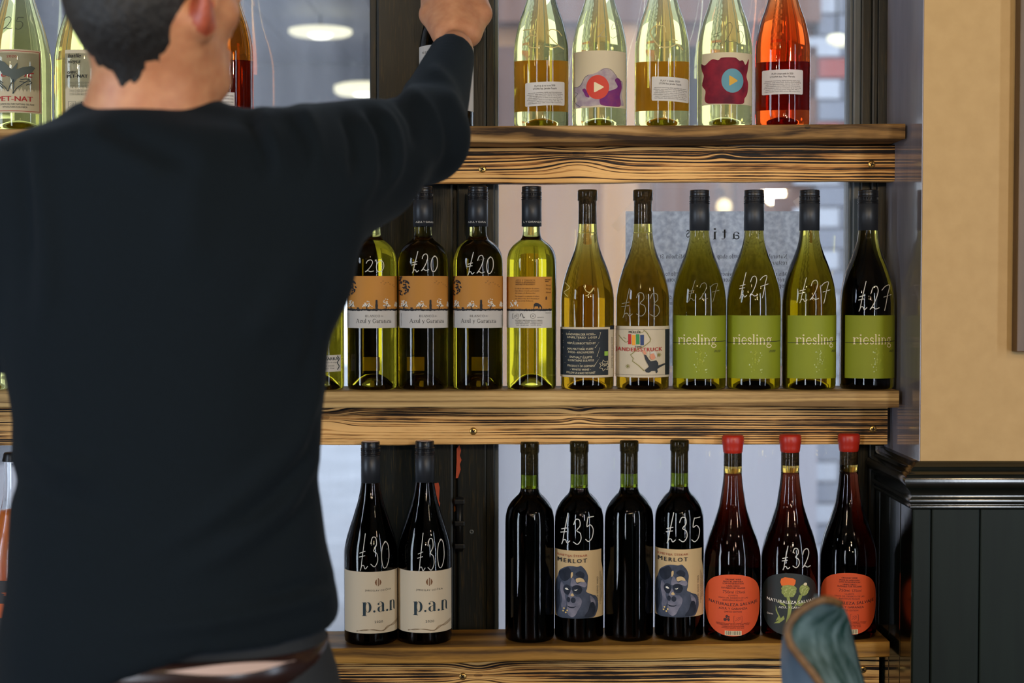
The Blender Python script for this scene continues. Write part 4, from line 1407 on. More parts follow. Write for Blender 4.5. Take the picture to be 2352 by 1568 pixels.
for q in ([(-40, 48), (-40, 62)], [(-24, 48), (-24, 62)], [(-40, 48), (-24, 48)], [(-40, 62), (-24, 62)], [(-37, 51), (-30, 57), (-27, 60)], [(-36, 56), (-31, 60), (-28, 55), (-33, 51)]):
    c_.stroke(q, 0.6, False)
c_.build(r)
crown(r, 'pet_white')
# amber bottle behind the face
r, R, s = bottle('wine_bottle', 'brown amber wine bottle with a narrow white strip label, just behind the face', 'flute_white', 522, 'top', G_BROWN, G_TOP)
c_ = Canvas(R)
c_.layer('back_label', P_WHITE, True); c_.rect(-46, 19, 52, 82)
c_.layer('lettering', INK)
for i in range(3):
    c_.text('natural and unfiltered in harmony, please shake before opening', -12, 73 - 7 * i, width=56, height=3.2)
c_.build(r)
rear_sheet(r, R, 40, 168, 76, paper('rear_label_paper_dark', srgb(120, 60, 30), 0.25))
crown(r, 'flute_white')
# bottle in the hand
r_hand, R_hand, s = bottle('wine_bottle', 'dark red wine bottle with pale label gripped by the raised hand', 'flute_white', 1026, 'top', G_DARK)
c_ = Canvas(R_hand)
c_.layer('front_label', P_WHITE, True); c_.rect(-61, 61, 40, 186)
c_.layer('lettering', INK_GREY)
c_.text('KETR', -44, 168, width=18, height=5, spacing=1.3)
c_.build(r_hand)
crown(r_hand, 'flute_white')

# ================================================================== middle row
M_ORANGE = paper('orange_label_paper', srgb(222, 156, 74), 0.3, 0.6)
G_AZ = 'white wine bottles with orange landscape labels'
def azul_front(root, R):
    parts = []
    a0, a1 = -82, 100
    lab = wrap_label('front_label', R, a0, a1, 141, 181, P_WHITE, root)
    parts.append(lab)
    c_ = Canvas(R)
    c_.layer('lettering', INK)
    c_.serif('BLANCO', 1, 166, 33, 3.4)
    c_.serif('de', 22, 167, 5, 2.0)
    c_.serif('Azul y Garanza', 3, 153, 79, 6.2)
    c_.barcode(-56.5, -52, 145, 176, 3, False)
    c_.barcode(53, 56.5, 145, 172, 4, False)
    c_.build(lab, False)
    sky = wrap_label('landscape_print', R, a0, a1, 181, 259, M_ORANGE, root)
    parts.append(sky)
    c_ = Canvas(R)
    c_.layer('ground_print', INK, True)
    up, dn = [], []
    r_ = random.Random(5)
    for k in range(50):
        x = -56 + 112.5 * k / 49
        up.append((x, 184.5 + r_.uniform(-0.8, 1.2)))
        dn.append((x, 180.5 + r_.uniform(-1.2, 0.6)))
    for k in range(49):
        c_.poly([dn[k], dn[k + 1], up[k + 1], up[k]])
    # old tree on the left, birds, dog
    for k in range(60):
        an = r_.uniform(-1.6, 1.6)
        q = r_.uniform(0.1, 1.0) ** 0.5
        x = -57 + 22 * q * math.cos(an * 0.9)
        y = 236 + 21 * q * math.sin(an)
        c_.blob(max(-56.4, x), y, r_.uniform(1.0, 2.0), r_.uniform(1.2, 2.4), 7, 0.3, k)
    for x, y in ((24, 247), (30, 243), (36, 244), (40, 240), (46, 238), (27, 240), (49, 234), (20, 243)):
        c_.stroke([(x - 1.6, y + 0.9), (x, y), (x + 1.6, y + 1.1)], 0.6, False)
    c_.blob(-32, 186.5, 3.2, 1.4, 10, 0.2, 3)
    c_.layer('blossom_print', INK_WHITE)
    for x, w, h in ((-47, 8, 10), (-12, 12, 9), (31, 9, 12), (53, 3, 8)):
        for k in range(34):
            an = r_.uniform(0, math.pi)
            q = r_.uniform(0.2, 1.0)
            xx = max(-56, min(56, x + w * q * math.cos(an)))
            c_.blob(xx, 189 + h * 1.5 * q * math.sin(an), 1.5, 1.4, 6, 0.3, k)
    c_.layer('figure_print', INK)
    c_.poly([(7.2, 184), (12, 184), (12.6, 192), (11.6, 198), (12.2, 201), (11, 203), (12.4, 203.5), (11, 205), (8, 205), (6.8, 203.5), (8.2, 203), (7, 201), (7.6, 198), (6.8, 192)])
    c_.layer('trunk_print', INK)
    for x in (-47, -12, 31):
        c_.stroke([(x - 2, 183), (x, 187), (x + 1, 191), (x + 4, 195)], 1.3)
        c_.stroke([(x, 187), (x - 3, 192)], 0.9, False)
    c_.build(sky, False)
    seal = wrap_label('origin_seal', R, 172, 190, 40, 72, P_WHITE, root)
    parts.append(seal)
    return parts

def azul_back(root, R):
    lab = wrap_label('back_label', R, -88, 53, 141, 181, P_WHITE, root)
    c_ = Canvas(R)
    c_.layer('lettering', INK)
    for i, t_ in enumerate(('BOTTLED BY / EMBOTELLADO POR AZUL Y GARANZA', 'CARCASTILLO - NAVARRA - PRODUCT OF SPAIN', 'CONTAINS SULPHITES - CONTIENE SULFITOS', 'R.E. 8160 NA - LOTE 0120')):
        c_.text(t_, -6, 157 - 3.6 * i, width=60 - 5 * (i == 3), height=2.4, bold=0.01)
    c_.stroke([(-26, 167), (-24, 173), (-21, 172), (-18, 164), (-15, 166)], 1.4)
    c_.blob(3, 168, 1.4, 1.4, 8)
    c_.layer('stamp_print', INK_GREY)
    for q in ([(-43, 162), (-43, 173)], [(-30, 162), (-30, 173)], [(-43, 162), (-30, 162)], [(-43, 173), (-30, 173)], [(-40, 165), (-34, 170)], [(-39, 169), (-34, 171), (-33, 167), (-38, 164)]):
        c_.stroke(q, 0.6, False)
    c_.stroke(arc(3, 168, 5.5, 5.5, 0, 360, 24), 0.8, False)
    c_.text('navarra', 20, 164, width=14, height=3)
    c_.text('ORGANIC', 37, 174, width=14, height=2.0)
    c_.build(lab, False)
    sky = wrap_label('landscape_print', R, -88, 53, 181, 257, M_ORANGE, root)
    c_ = Canvas(R)
    c_.layer('ground_print', INK, True)
    r_ = random.Random(8)
    for k in range(42):
        x = -56 + 101 * k / 42
        c_.poly([(x, 180 + r_.uniform(-1.5, 0.3)), (x + 2.6, 180 + r_.uniform(-1, 0.3)), (x + 2.6, 184 + r_.uniform(-1, 1)), (x, 184 + r_.uniform(-1, 1))])
    c_.poly([(5, 184), (5.6, 184), (7, 190), (14, 190), (16, 184), (17, 184), (18, 190), (21, 188), (22, 184), (24, 184), (23.5, 189), (20, 194), (15, 197), (9, 198), (5, 195), (4.6, 190)])
    c_.layer('blossom_print', INK_WHITE)
    for k in range(26):
        an = r_.uniform(0, math.pi); q = r_.uniform(0.2, 1)
        c_.blob(-39 + 10 * q * math.cos(an), 188 + 16 * q * math.sin(an), 1.4, 1.5, 6, 0.3, k)
    c_.layer('lettering', plain('brown_ink', srgb(84, 48, 20), 0.7))
    c_.serif('AZUL Y GARANZA', -14, 246, 44, 3.4)
    c_.text('VINEDO DE BIODIVERSIDAD', -14, 242, width=44, height=2.6, bold=0.02)
    c_.text('VINEYARD OF BIODIVERSITY', -14, 238, width=44, height=2.6, bold=0.02)
    for i, t_ in enumerate(('La vida es una coleccion de colores,', 'rojo, blanco o rosado, por la accion', 'del tiempo y la Biodiversidad.', 'The vineyard is a collection of colours', 'red, white or rose, due to the passing of', 'time and the Biodiversity')):
        c_.text(t_, -10 - (4 if i in (2, 5) else 0), 229 - 5.2 * i - (2 if i > 2 else 0), width=54 - (9 if i == 2 else 18 if i == 5 else 0), height=3.0, shear=0.15)
    c_.text('ORGANIC', 36, 249, width=13, height=2.6, bold=0.02)
    c_.text('WINE', 34, 245, width=8, height=2.6, bold=0.02)
    for i in range(3):
        c_.text('750 ml', 37, 236 - 8 * i, width=11, height=3)
    c_.poly([(31, 205), (34.5, 205), (34.5, 211), (33, 213), (31, 211)])
    c_.build(sky, False)
    return [lab, sky]

az = {}
r, R, s = bottle('wine_bottle', 'white wine bottle with orange landscape label and a half rubbed out 20', 'bordeaux_screw', 855, 'mid', G_AZUL, G_AZ, 0.0)
azul_parts = azul_front(r, R)
cap_ridges(r, 'bordeaux_screw', M_CAPBLACK, M_CAPGREY, None, ('GARANZA   A', 6))
price(r, R, '20', -18, 28, 266, 302, M_CHALK, 1.9)
for px, lb, pr_, rot, tx in ((972, 'white wine bottle with orange landscape label, £20 in chalk, between the other £20 bottles', (-29, 34, 265, 316), 0.12, ('AZUL Y GARAN', 2)),
                             (1098, 'white wine bottle with orange landscape label, £20 in chalk, beside the back-label bottle', (-28, 36, 260, 314), -0.05, ('AZUL Y GARA', -2))):
    r, R, s = bottle('wine_bottle', lb, 'bordeaux_screw', px, 'mid', G_AZUL, G_AZ, rot)
    copy_labels(azul_parts, r)
    cap_ridges(r, 'bordeaux_screw', M_CAPBLACK, M_CAPGREY, None, tx)
    price(r, R, '£20', *pr_, M_CHALK, 2.2)
r, R, s = bottle('wine_bottle', 'yellow-green wine bottle turned to show its orange text label and grazing animal', 'bordeaux_screw', 1221, 'mid', G_AZUL, G_AZ)
azul_back_parts = azul_back(r, R)
cap_ridges(r, 'bordeaux_screw', M_CAPBLACK, M_CAPGREY, None, ('L Y GARANZA', 2))
r, R, s = bottle('wine_bottle', 'yellow-green wine bottle half hidden by the sweater, small NAVARRA seal low down', 'bordeaux_screw', 733, 'mid', G_AZUL, G_AZ, -0.75)
copy_labels(azul_back_parts, r)
cap_ridges(r, 'bordeaux_screw', M_CAPBLACK, M_CAPGREY)
c_ = Canvas(R, 0.75)
c_.layer('origin_seal', P_WHITE, True); c_.rect(-8, 48, 42, 80)
c_.layer('lettering', INK_NAVY)
c_.text('NAVARRA', 20, 68, width=44, height=7, bold=0.03)
c_.text('denominacion de origen', 20, 62, width=40, height=2.6)
c_.text('0120 2020', 18, 54, width=30, height=3)
c_.text('ES 951794', 18, 48, width=30, height=3)
c_.stroke([(40, 78), (44, 70), (40, 62), (44, 54), (40, 46)], 1.8)
c_.build(r)
# clear bottle end at the far left of the middle shelf
r, R, s = bottle('wine_bottle', 'clear bottle foot left of the sweater on the middle shelf', 'flute_white', -42, 'mid', G_WHITE)
wrap_label('front_label', R, -60, 60, 60, 170, P_WHITE, r)
crown(r, 'flute_white')

# mosel bottles
r, R, s = bottle('wine_bottle', 'olive bottle with black handwritten-style back label and cream border', 'burgundy_cork', 1349, 'mid', G_GREENB)
cork(r, 17.5, 378, 452)
c_ = Canvas(R)
c_.layer('back_label', P_CREAM, True); c_.rect(-61.2, 61, 29, 143); 
c_.layer('dark_panel', plain('navy_label_print', srgb(22, 30, 36), 0.7), True); c_.rect(-60.5, 47, 34, 138)
c_.rect(51, 61, 137, 146)
c_.layer('lettering', INK_CREAM)
for t_, x, y, w in (('LANDWEIN DER MOSEL', -16, 124, 62), ('UNFILTERED  L-0121', -12, 117, 66), ('ABFULLER/BOTTLED BY', -13, 104, 64), ('JAN MATTHIAS KLEIN', -16, 91, 58), ('54536 - KROV/MOSEL', -14, 83.5, 58),
                    ('ENTHALT SULFITE', -14, 72, 50), ('CONTAINS SULFITES', -14, 65, 58), ('PRODUCT OF GERMANY', -13, 52.5, 62), ('- WHITE WINE -', -15, 44.5, 46), ('FOLLOW US & SAVE THE PLANET', -14, 37, 64), ('750', 38, 54, 11)):
    c_.text(t_, x, y, width=w, height=4.6 if w > 20 else 6, bold=0.01, shear=0.08, curve=1.2)
for q in ([(-56, 128), (-40, 132), (-10, 128), (16, 126), (30, 131), (26, 118), (6, 112), (-20, 114), (-54, 112)], [(-54, 108), (-30, 110), (26, 109), (18, 97), (-10, 98), (-54, 97)],
          [(-54, 95), (0, 95), (28, 96), (22, 77), (-8, 78), (-56, 79)], [(-48, 76), (-10, 75), (28, 74), (18, 59), (-16, 60), (-50, 62)]):
    c_.stroke(q, 0.9, False)
st = []
for k in range(15):
    a = math.pi * 2 * k / 14
    q = 13 if k % 2 == 0 else 8
    st.append((38 + q * 0.92 * math.cos(a), 56 + q * math.sin(a)))
c_.stroke(st, 1.0, False)
c_.layer('organic_stamp', plain('leaf_green_print', srgb(140, 178, 62), 0.7)); c_.rect(38, 46, 78, 88)
c_.layer('vertical_lettering', INK)
c_.text('imported by natural wines limited', 56, 84, width=70, height=2.6, rot=math.pi / 2)
c_.build(r)
c_ = Canvas(R, 0, 0.0006); c_.layer('chalk_price', M_CHALKY)
c_.stroke([(-50, 244), (-40, 232), (-52, 222), (-44, 212)], 1.6); c_.stroke([(-8, 236), (-2, 224), (8, 222), (14, 232), (2, 216), (-4, 214)], 1.6)
c_.build(r, False)

r, R, s = bottle('wine_bottle', 'olive bottle with cream cartoon label, four coloured bars and a guitarist, £33', 'burgundy_cork', 1476, 'mid', G_GREENB)
cork(r, 17.5, 378, 452)
c_ = Canvas(R)
c_.layer('front_label', P_CREAM, True); c_.rect(-61.2, 61.2, 29, 145)
c_.layer('dark_panel', plain('navy_label_print', srgb(22, 30, 36), 0.7), True); c_.rect(50.5, 61, 34, 138)
c_.layer('red_bar', plain('bar_red', srgb(176, 36, 34), 0.7)); c_.poly([(-32, 127), (-25, 127), (-25, 104), (-32, 104)])
c_.layer('orange_bar', plain('bar_orange', srgb(226, 150, 34), 0.7)); c_.poly([(-23.5, 125), (-16, 125), (-16, 102), (-23, 102)])
c_.layer('green_bar', plain('bar_green', srgb(46, 132, 66), 0.7)); c_.poly([(-14.5, 127), (-7, 127), (-6.5, 104), (-14, 104)])
c_.layer('blue_bar', plain('bar_blue', srgb(38, 58, 100), 0.7)); c_.poly([(-5, 125.5), (3, 125.5), (3, 102), (-4.5, 102)])
c_.layer('lettering', INK)
c_.text('MÜLLER', -17, 129, width=26, height=5.2, bold=0.03)
c_.text('TIME', -9, 96, width=16, height=4.6, bold=0.02)
c_.layer('title_lettering', INK_RED)
c_.text('JANDERSSTRUCK', -8, 88, width=102, height=8.4, bold=0.02, curve=1.5, spacing=1.15)
c_.layer('lightning_print', plain('lightning_olive', srgb(128, 122, 50), 0.7))
c_.stroke([(2, 137), (10, 130), (18, 116), (16, 110), (4, 100), (-12, 92), (-26, 80), (-20, 72), (-22, 66), (-8, 56), (4, 44)], 1.4, False)
c_.stroke([(-52, 124), (-44, 114), (-36, 108), (-30, 112)], 1.0, False)
c_.stroke([(-42, 120), (-36, 116)], 0.8, False)
c_.stroke([(-10, 136), (-2, 130), (4, 134)], 0.8, False)
for cx, cy in ((-32, 54), (36, 80)):
    for k in range(4):
        a = math.pi * k / 4 + 0.2
        c_.stroke([(cx - 5 * math.cos(a), cy - 5 * math.sin(a)), (cx + 5 * math.cos(a), cy + 5 * math.sin(a))], 0.9, False)
c_.layer('guitarist_suit_print', plain('suit_print', srgb(36, 40, 44), 0.7), True)
c_.poly([(3, 82), (8, 80), (14, 70), (18, 66), (30, 68), (34, 62), (34, 56), (46, 60), (50, 61), (50, 58), (38, 52), (32, 48), (33, 42), (30, 38), (28, 44), (20, 44), (14, 40), (8, 41), (5, 46), (10, 50), (14, 54), (10, 62), (6, 70)])
c_.layer('guitarist_skin_print', plain('skin_print', srgb(206, 138, 104), 0.7))
c_.poly([(0, 86), (2, 92), (5, 90), (9, 84), (5, 80)])
c_.blob(22, 77, 6, 8, 12)
c_.layer('guitarist_hair_print', plain('hair_print', srgb(196, 190, 176), 0.7))
c_.poly([(16, 82), (17, 87), (24, 89), (30, 85), (31, 78), (29, 72), (27, 78), (24, 84)])
c_.layer('frame_print', INK_GREY)
for k in range(30):
    x0 = -60 + 110 * k / 30
    for y in (137.5, 34.5):
        c_.poly([(x0, y), (x0 + 3.67, y), (x0 + 3.67, y + 0.6), (x0, y + 0.6)])
c_.build(r)
price(r, R, '£33', -52, 44, 164, 232, M_CHALKD, 1.6, False, 0.0)

# riesling
M_LIME = paper('lime_label_paper', srgb(146, 156, 36), 0.2, 0.55, srgb(138, 148, 34), 8.0)
G_RI = 'riesling bottles with lime green labels'
def riesling_label(root, R):
    c_ = Canvas(R)
    lab = wrap_label('front_label', R, -72, 78, 26, 169, M_LIME, root)
    c_.layer('lettering', INK_CREAM)
    c_.serif('riesling', -4, 104, 86, 15.0)
    c_.layer('underline_print', INK)
    for k in range(36):
        x0 = -58 + 117 * k / 36
        y = 106 + 0.035 * (x0 + 58)
        c_.poly([(x0, y), (x0 + 3.25, y + 0.11), (x0 + 3.25, y + 1.4), (x0, y + 1.3)])
    c_.text('2020', 40, 86, width=15, height=5, shear=0.4)
    c_.layer('bubble_print', plain('lime_bubbles', srgb(152, 160, 46), 0.25))
    r_ = random.Random(3)
    for k in range(38):
        c_.blob(3 + r_.gauss(0, 7), 72 + r_.gauss(0, 13), 0.9 + r_.random(), 0.9 + r_.random(), 8)
    c_.build(lab, False)
    return [lab]
ri_parts = None
for px, lb, pr_, rot, mt, w in ((1606, 'green riesling bottle with lime label and a faint price beside the cartoon bottle', (-30, 44, 200, 250), 0.0, M_CHALKD, 1.0),
                                (1731, 'green riesling bottle with lime label and £27, between two riesling bottles by the paper', (-36, 32, 207, 268), 0.03, M_CHALK, 1.8),
                                (1858, 'green riesling bottle with lime label turned aside, its £27 over the paper edge', (-26, 46, 197, 256), 0.38, M_CHALK, 1.7),
                                (1992, 'dark riesling bottle with lime label and £27, against the window post', (-24, 52, 178, 248), 0.34, M_CHALK, 2.0)):
    r, R, s = bottle('wine_bottle', lb, 'burgundy_screw', px, 'mid', G_GREEN, G_RI, rot)
    if ri_parts is None:
        ri_parts = riesling_label(r, R)
    else:
        copy_labels(ri_parts, r)
    cap_ridges(r, 'burgundy_screw', M_CAPBLACK, M_CAPGREY)
    price(r, R, '£27', *pr_, mt, w)

# ================================================================== bottom row
P_PAN = paper('ivory_label_paper', srgb(216, 200, 172), 0.15, 0.6)
def pan_label(root, R):
    lab = wrap_label('front_label', R, -80, 80, 29, 170, P_PAN, root)
    c_ = Canvas(R)
    c_.layer('emblem_print', plain('bronze_print', srgb(112, 70, 34), 0.5, 0.3))
    ox = 12
    for sgn in (-1, 1):
        c_.poly([(ox + sgn * 3.2, 138), (ox + sgn * 5.6, 140.5), (ox + sgn * 7.8, 145.5), (ox + sgn * 5.6, 150.5), (ox + sgn * 3.2, 153)])
    c_.poly([(ox - 1.2, 136.5), (ox + 0.6, 136.5), (ox + 1.4, 138), (ox + 1.4, 155), (ox - 0.6, 155), (ox - 0.6, 138)])
    c_.layer('lettering', INK_NAVY)
    c_.text('JAROSLAV OSIČKA', ox + 0, 125, width=59, height=4.0, spacing=1.3, curve=1)
    c_.text('2020', ox + 1, 53, width=19, height=5.2, spacing=1.2)
    c_.layer('title_lettering', INK_NAVY, True)
    B = 78
    X = ox - 34
    # p
    c_.poly([(X, B + 22), (X + 6, B + 23), (X + 6, B - 8), (X, B - 8)])
    c_.poly([(X - 2.5, B - 8.6), (X + 8.5, B - 8.6), (X + 8.5, B - 7.6), (X - 2.5, B - 7.6)])
    c_.poly([(X - 2.5, B + 21.4), (X + 1, B + 22.4), (X + 1, B + 21.4), (X - 2.5, B + 20.6)])
    c_.poly(arc(X + 11, B + 11, 7.5, 12, 78, -78, 14) + arc(X + 9.8, B + 11, 3.6, 11.6, -70, 70, 12))
    c_.stroke(arc(X + 11, B + 11, 5.6, 11.6, 80, 180, 8), 0.8, False)
    c_.stroke(arc(X + 11, B + 11, 5.6, 11.6, 180, 280, 8), 0.8, False)
    c_.blob(X + 25, B + 1.6, 2.5, 2.5, 12)
    # a
    X2 = X + 33
    c_.poly([(X2 + 9.5, B + 18), (X2 + 9.5, B + 2), (X2 + 11, B - 0.2), (X2 + 15.5, B + 0.6), (X2 + 15.5, B + 1.6), (X2 + 14.4, B + 2), (X2 + 14.4, B + 17), (X2 + 12.6, B + 21), (X2 + 7, B + 23), (X2 + 8, B + 22)])
    c_.stroke(arc(X2 + 6.4, B + 18, 5.4, 5, 30, 150, 8), 0.8, False)
    c_.blob(X2 + 1.6, B + 18, 2.1, 2.2, 10)
    c_.poly(arc(X2 + 5.4, B + 6, 6.2, 6.4, 110, 260, 10) + arc(X2 + 6.0, B + 6, 2.2, 6.0, 250, 110, 10))
    c_.stroke([(X2 + 9.5, B + 13.6), (X2 + 6, B + 12.4), (X2 + 3.4, B + 11.6)], 0.8, False)
    c_.stroke([(X2 + 5, B - 0.2), (X2 + 8, B + 0.6), (X2 + 9.6, B + 3)], 0.8, False)
    c_.blob(X2 + 21.5, B + 2.0, 2.4, 2.5, 12)
    # n
    X3 = X2 + 28
    c_.poly([(X3, B + 23), (X3 + 4, B + 24), (X3 + 4, B + 1), (X3, B + 1)])
    c_.poly([(X3 - 2, B + 0.2), (X3 + 5.6, B + 0.2), (X3 + 5.6, B + 1.2), (X3 - 2, B + 1.2)])
    c_.stroke(arc(X3 + 7, B + 17, 3.4, 6.6, 165, 70, 8), 0.8, False)
    c_.poly([(X3 + 8, B + 23.6), (X3 + 10.6, B + 21), (X3 + 11.4, B + 17), (X3 + 11.4, B + 3), (X3 + 12.4, B + 2), (X3 + 12.0, B + 1), (X3 + 9.6, B + 2), (X3 + 8.6, B + 5), (X3 + 8.6, B + 19)])
    c_.layer('wave_print', plain('wave_brown', srgb(120, 96, 66), 0.7))
    for d in (0, 2.4, 4.6):
        c_.stroke([(-36, 33 + d * 0.4), (-20, 38 - d * 0.5), (0, 37 + d * 0.3), (22, 34 + d * 0.2), (34, 40 + d), (46, 48 - d), (58, 55 - d)], 0.7)
    c_.build(lab, False)
    return [lab]
pan_parts = None
for px, lb, pr_, rot in ((850, 'dark bottle with ivory p.a.n label, its £30 fading, next to the sweater', (-30, 44, 172, 258), 0.07), (975, 'dark bottle with ivory p.a.n label and dribbling £30, in front of the mullion', (-20, 46, 166, 258), -0.04)):
    r, R, s = bottle('wine_bottle', lb, 'slope_screw', px, 'low', G_DARK, 'red wine bottles with ivory p.a.n labels', rot)
    if pan_parts is None:
        pan_parts = pan_label(r, R)
    else:
        copy_labels(pan_parts, r)
    cap_ridges(r, 'slope_screw', M_CAPBLACK, M_CAPGREY, M_CAPTOP)
    price(r, R, '£30', *pr_, M_CHALK, 1.9, False, 0.02)

P_KRAFT = paper('kraft_label_paper', srgb(206, 176, 128), 0.15, 0.7)
G_MER = 'dark red wine bottles with long corked necks'
def merlot_label(root, R):
    c_ = Canvas(R)
    c_.layer('front_label', P_KRAFT, True)
    right = [(55.5, 57), (55.8, 90), (55.5, 130), (53, 165), (50, 185), (50, 212)]
    c_.poly([(-54.5, 57)] + right + [(-54.5, 211)])
    W = lambda n, a, b, sc: paper(n, a, 0.1, 0.75, b, sc)
    c_.layer('gorilla_print', W('slate_wash', srgb(74, 80, 96), srgb(44, 52, 66), 45.0), True)
    c_.soft([(-48, 57), (-53, 75), (-54, 110), (-53, 135), (-48, 150), (-44, 163), (-36, 170), (-26, 175), (-14, 176), (-4, 175), (4, 177), (10, 172), (16, 164), (20, 152), (19, 138), (18, 126), (16, 118), (22, 114), (30, 110), (38, 106), (42, 96), (43, 82), (40, 70), (34, 59), (20, 57), (-20, 56)])
    c_.layer('gorilla_light_wash', W('lilac_grey_wash', srgb(132, 128, 140), srgb(92, 94, 110), 60.0), True)
    c_.soft([(-40, 138), (-34, 132), (-31, 118), (-31, 104), (-28, 92), (-31, 80), (-36, 70), (-40, 84), (-38, 100), (-42, 120)])
    c_.soft([(-21, 119), (-16, 121), (-12, 112), (-7, 107), (0, 106), (6, 98), (4, 86), (-2, 76), (-8, 64), (-16, 59), (-24, 64), (-28, 72), (-26, 84), (-27, 96), (-24, 106)])
    c_.soft([(-15, 150), (-8, 142), (-4, 136), (4, 140), (12, 142), (17, 134), (13, 128), (2, 131), (-10, 130), (-19, 131)])
    c_.soft([(24, 108), (32, 102), (37, 90), (34, 78), (28, 88)])
    c_.layer('gorilla_dark_wash', W('deep_navy_wash', srgb(24, 30, 42), srgb(40, 46, 60), 60.0), True)
    c_.soft([(-34, 128), (-28, 133), (-20, 129), (-19, 119), (-24, 110), (-31, 112), (-35, 120)])
    c_.soft([(-15, 128), (-7, 133), (3, 131), (7, 122), (2, 113), (-7, 112), (-14, 118)])
    c_.blob(-13, 98, 5.5, 6.5, 16); c_.blob(-23.5, 99, 4.2, 6.2, 14)
    c_.soft([(-27, 85), (-20, 83), (-12, 83), (-6, 85), (-12, 80.5), (-22, 80.5)])
    c_.soft([(-45, 160), (-34, 168), (-24, 173), (-17, 160), (-22, 147), (-33, 140), (-42, 146)])
    c_.soft([(-8, 158), (2, 165), (12, 158), (9, 149), (0, 151)])
    c_.soft([(12, 60), (20, 74), (26, 92), (34, 90), (36, 72), (30, 60)])
    c_.soft([(-50, 66), (-50, 100), (-46, 120), (-43, 100), (-45, 78)])
    c_.layer('gorilla_highlight', P_KRAFT, True)
    c_.soft([(-7, 147), (2, 150), (10, 146), (12, 140), (4, 141), (-5, 139)])
    c_.soft([(-18, 160), (-14, 162), (-14, 154), (-18, 148)])
    c_.soft([(-19, 109), (-15, 114), (-11, 109), (-15, 107)])
    c_.layer('gorilla_eye', INK_WHITE)
    c_.soft([(-31, 124), (-27, 125.5), (-23, 121.5), (-28, 121)])
    c_.soft([(-11, 121.5), (-6, 122.5), (-3, 124.5), (-6, 120.5)])
    c_.layer('daisy_print', plain('daisy_yellow', srgb(222, 190, 110), 0.6))
    for x, y in ((-33, 78), (-35, 72), (-29, 69), (-26, 74)):
        c_.blob(x, y, 1.8, 1.9, 9)
    c_.layer('producer_lettering', plain('brick_ink', srgb(172, 84, 54), 0.7), True)
    c_.text('KMETIJA ŠTEKAR', -15, 197, width=66, height=4.8, bold=0.012, spacing=1.2, curve=1.5)
    c_.layer('title_lettering', INK, True)
    c_.text('MERLOT', -15, 183.5, width=64, height=9.2, bold=0.03, spacing=1.35, curve=1.5)
    c_.text('2020 SUHO VINO', 42, 122, width=56, height=3.4, rot=math.pi / 2, spacing=1.2)
    for i in range(3):
        c_.text('pridelano in polnjeno kmetija', 46.5 + 2.0 * i, 124, width=76 - 14 * i, height=1.6, rot=math.pi / 2)
    return c_.build(root)
mer = None
for px, lab_, lb, pr_ in ((1217, False, 'unlabelled dark corked bottle, first of four, next to the mullion', None), (1331, True, 'dark corked bottle with gorilla label and £35, between the two unlabelled bottles', (-46, 36, 224, 298)),
                          (1446, False, 'unlabelled dark corked bottle between the two gorilla label bottles', None), (1562, True, 'dark corked bottle with gorilla label and £35, beside the red waxed bottles', (-34, 50, 224, 296))):
    r, R, s = bottle('wine_bottle', lb, 'bordeaux_cork', px, 'low', G_RED, G_MER, 0.0 if px != 1562 else 0.03)
    cork(r, 17.5, 380, 452)
    if lab_:
        if mer is None:
            mer = merlot_label(r, R)
        else:
            copy_labels([mer], r)
        price(r, R, '£35', *pr_, M_CHALK, 2.3, False, 0.05)
    else:
        wrap_label('rear_label', R, 125, 235, 56, 210, P_KRAFT, r)

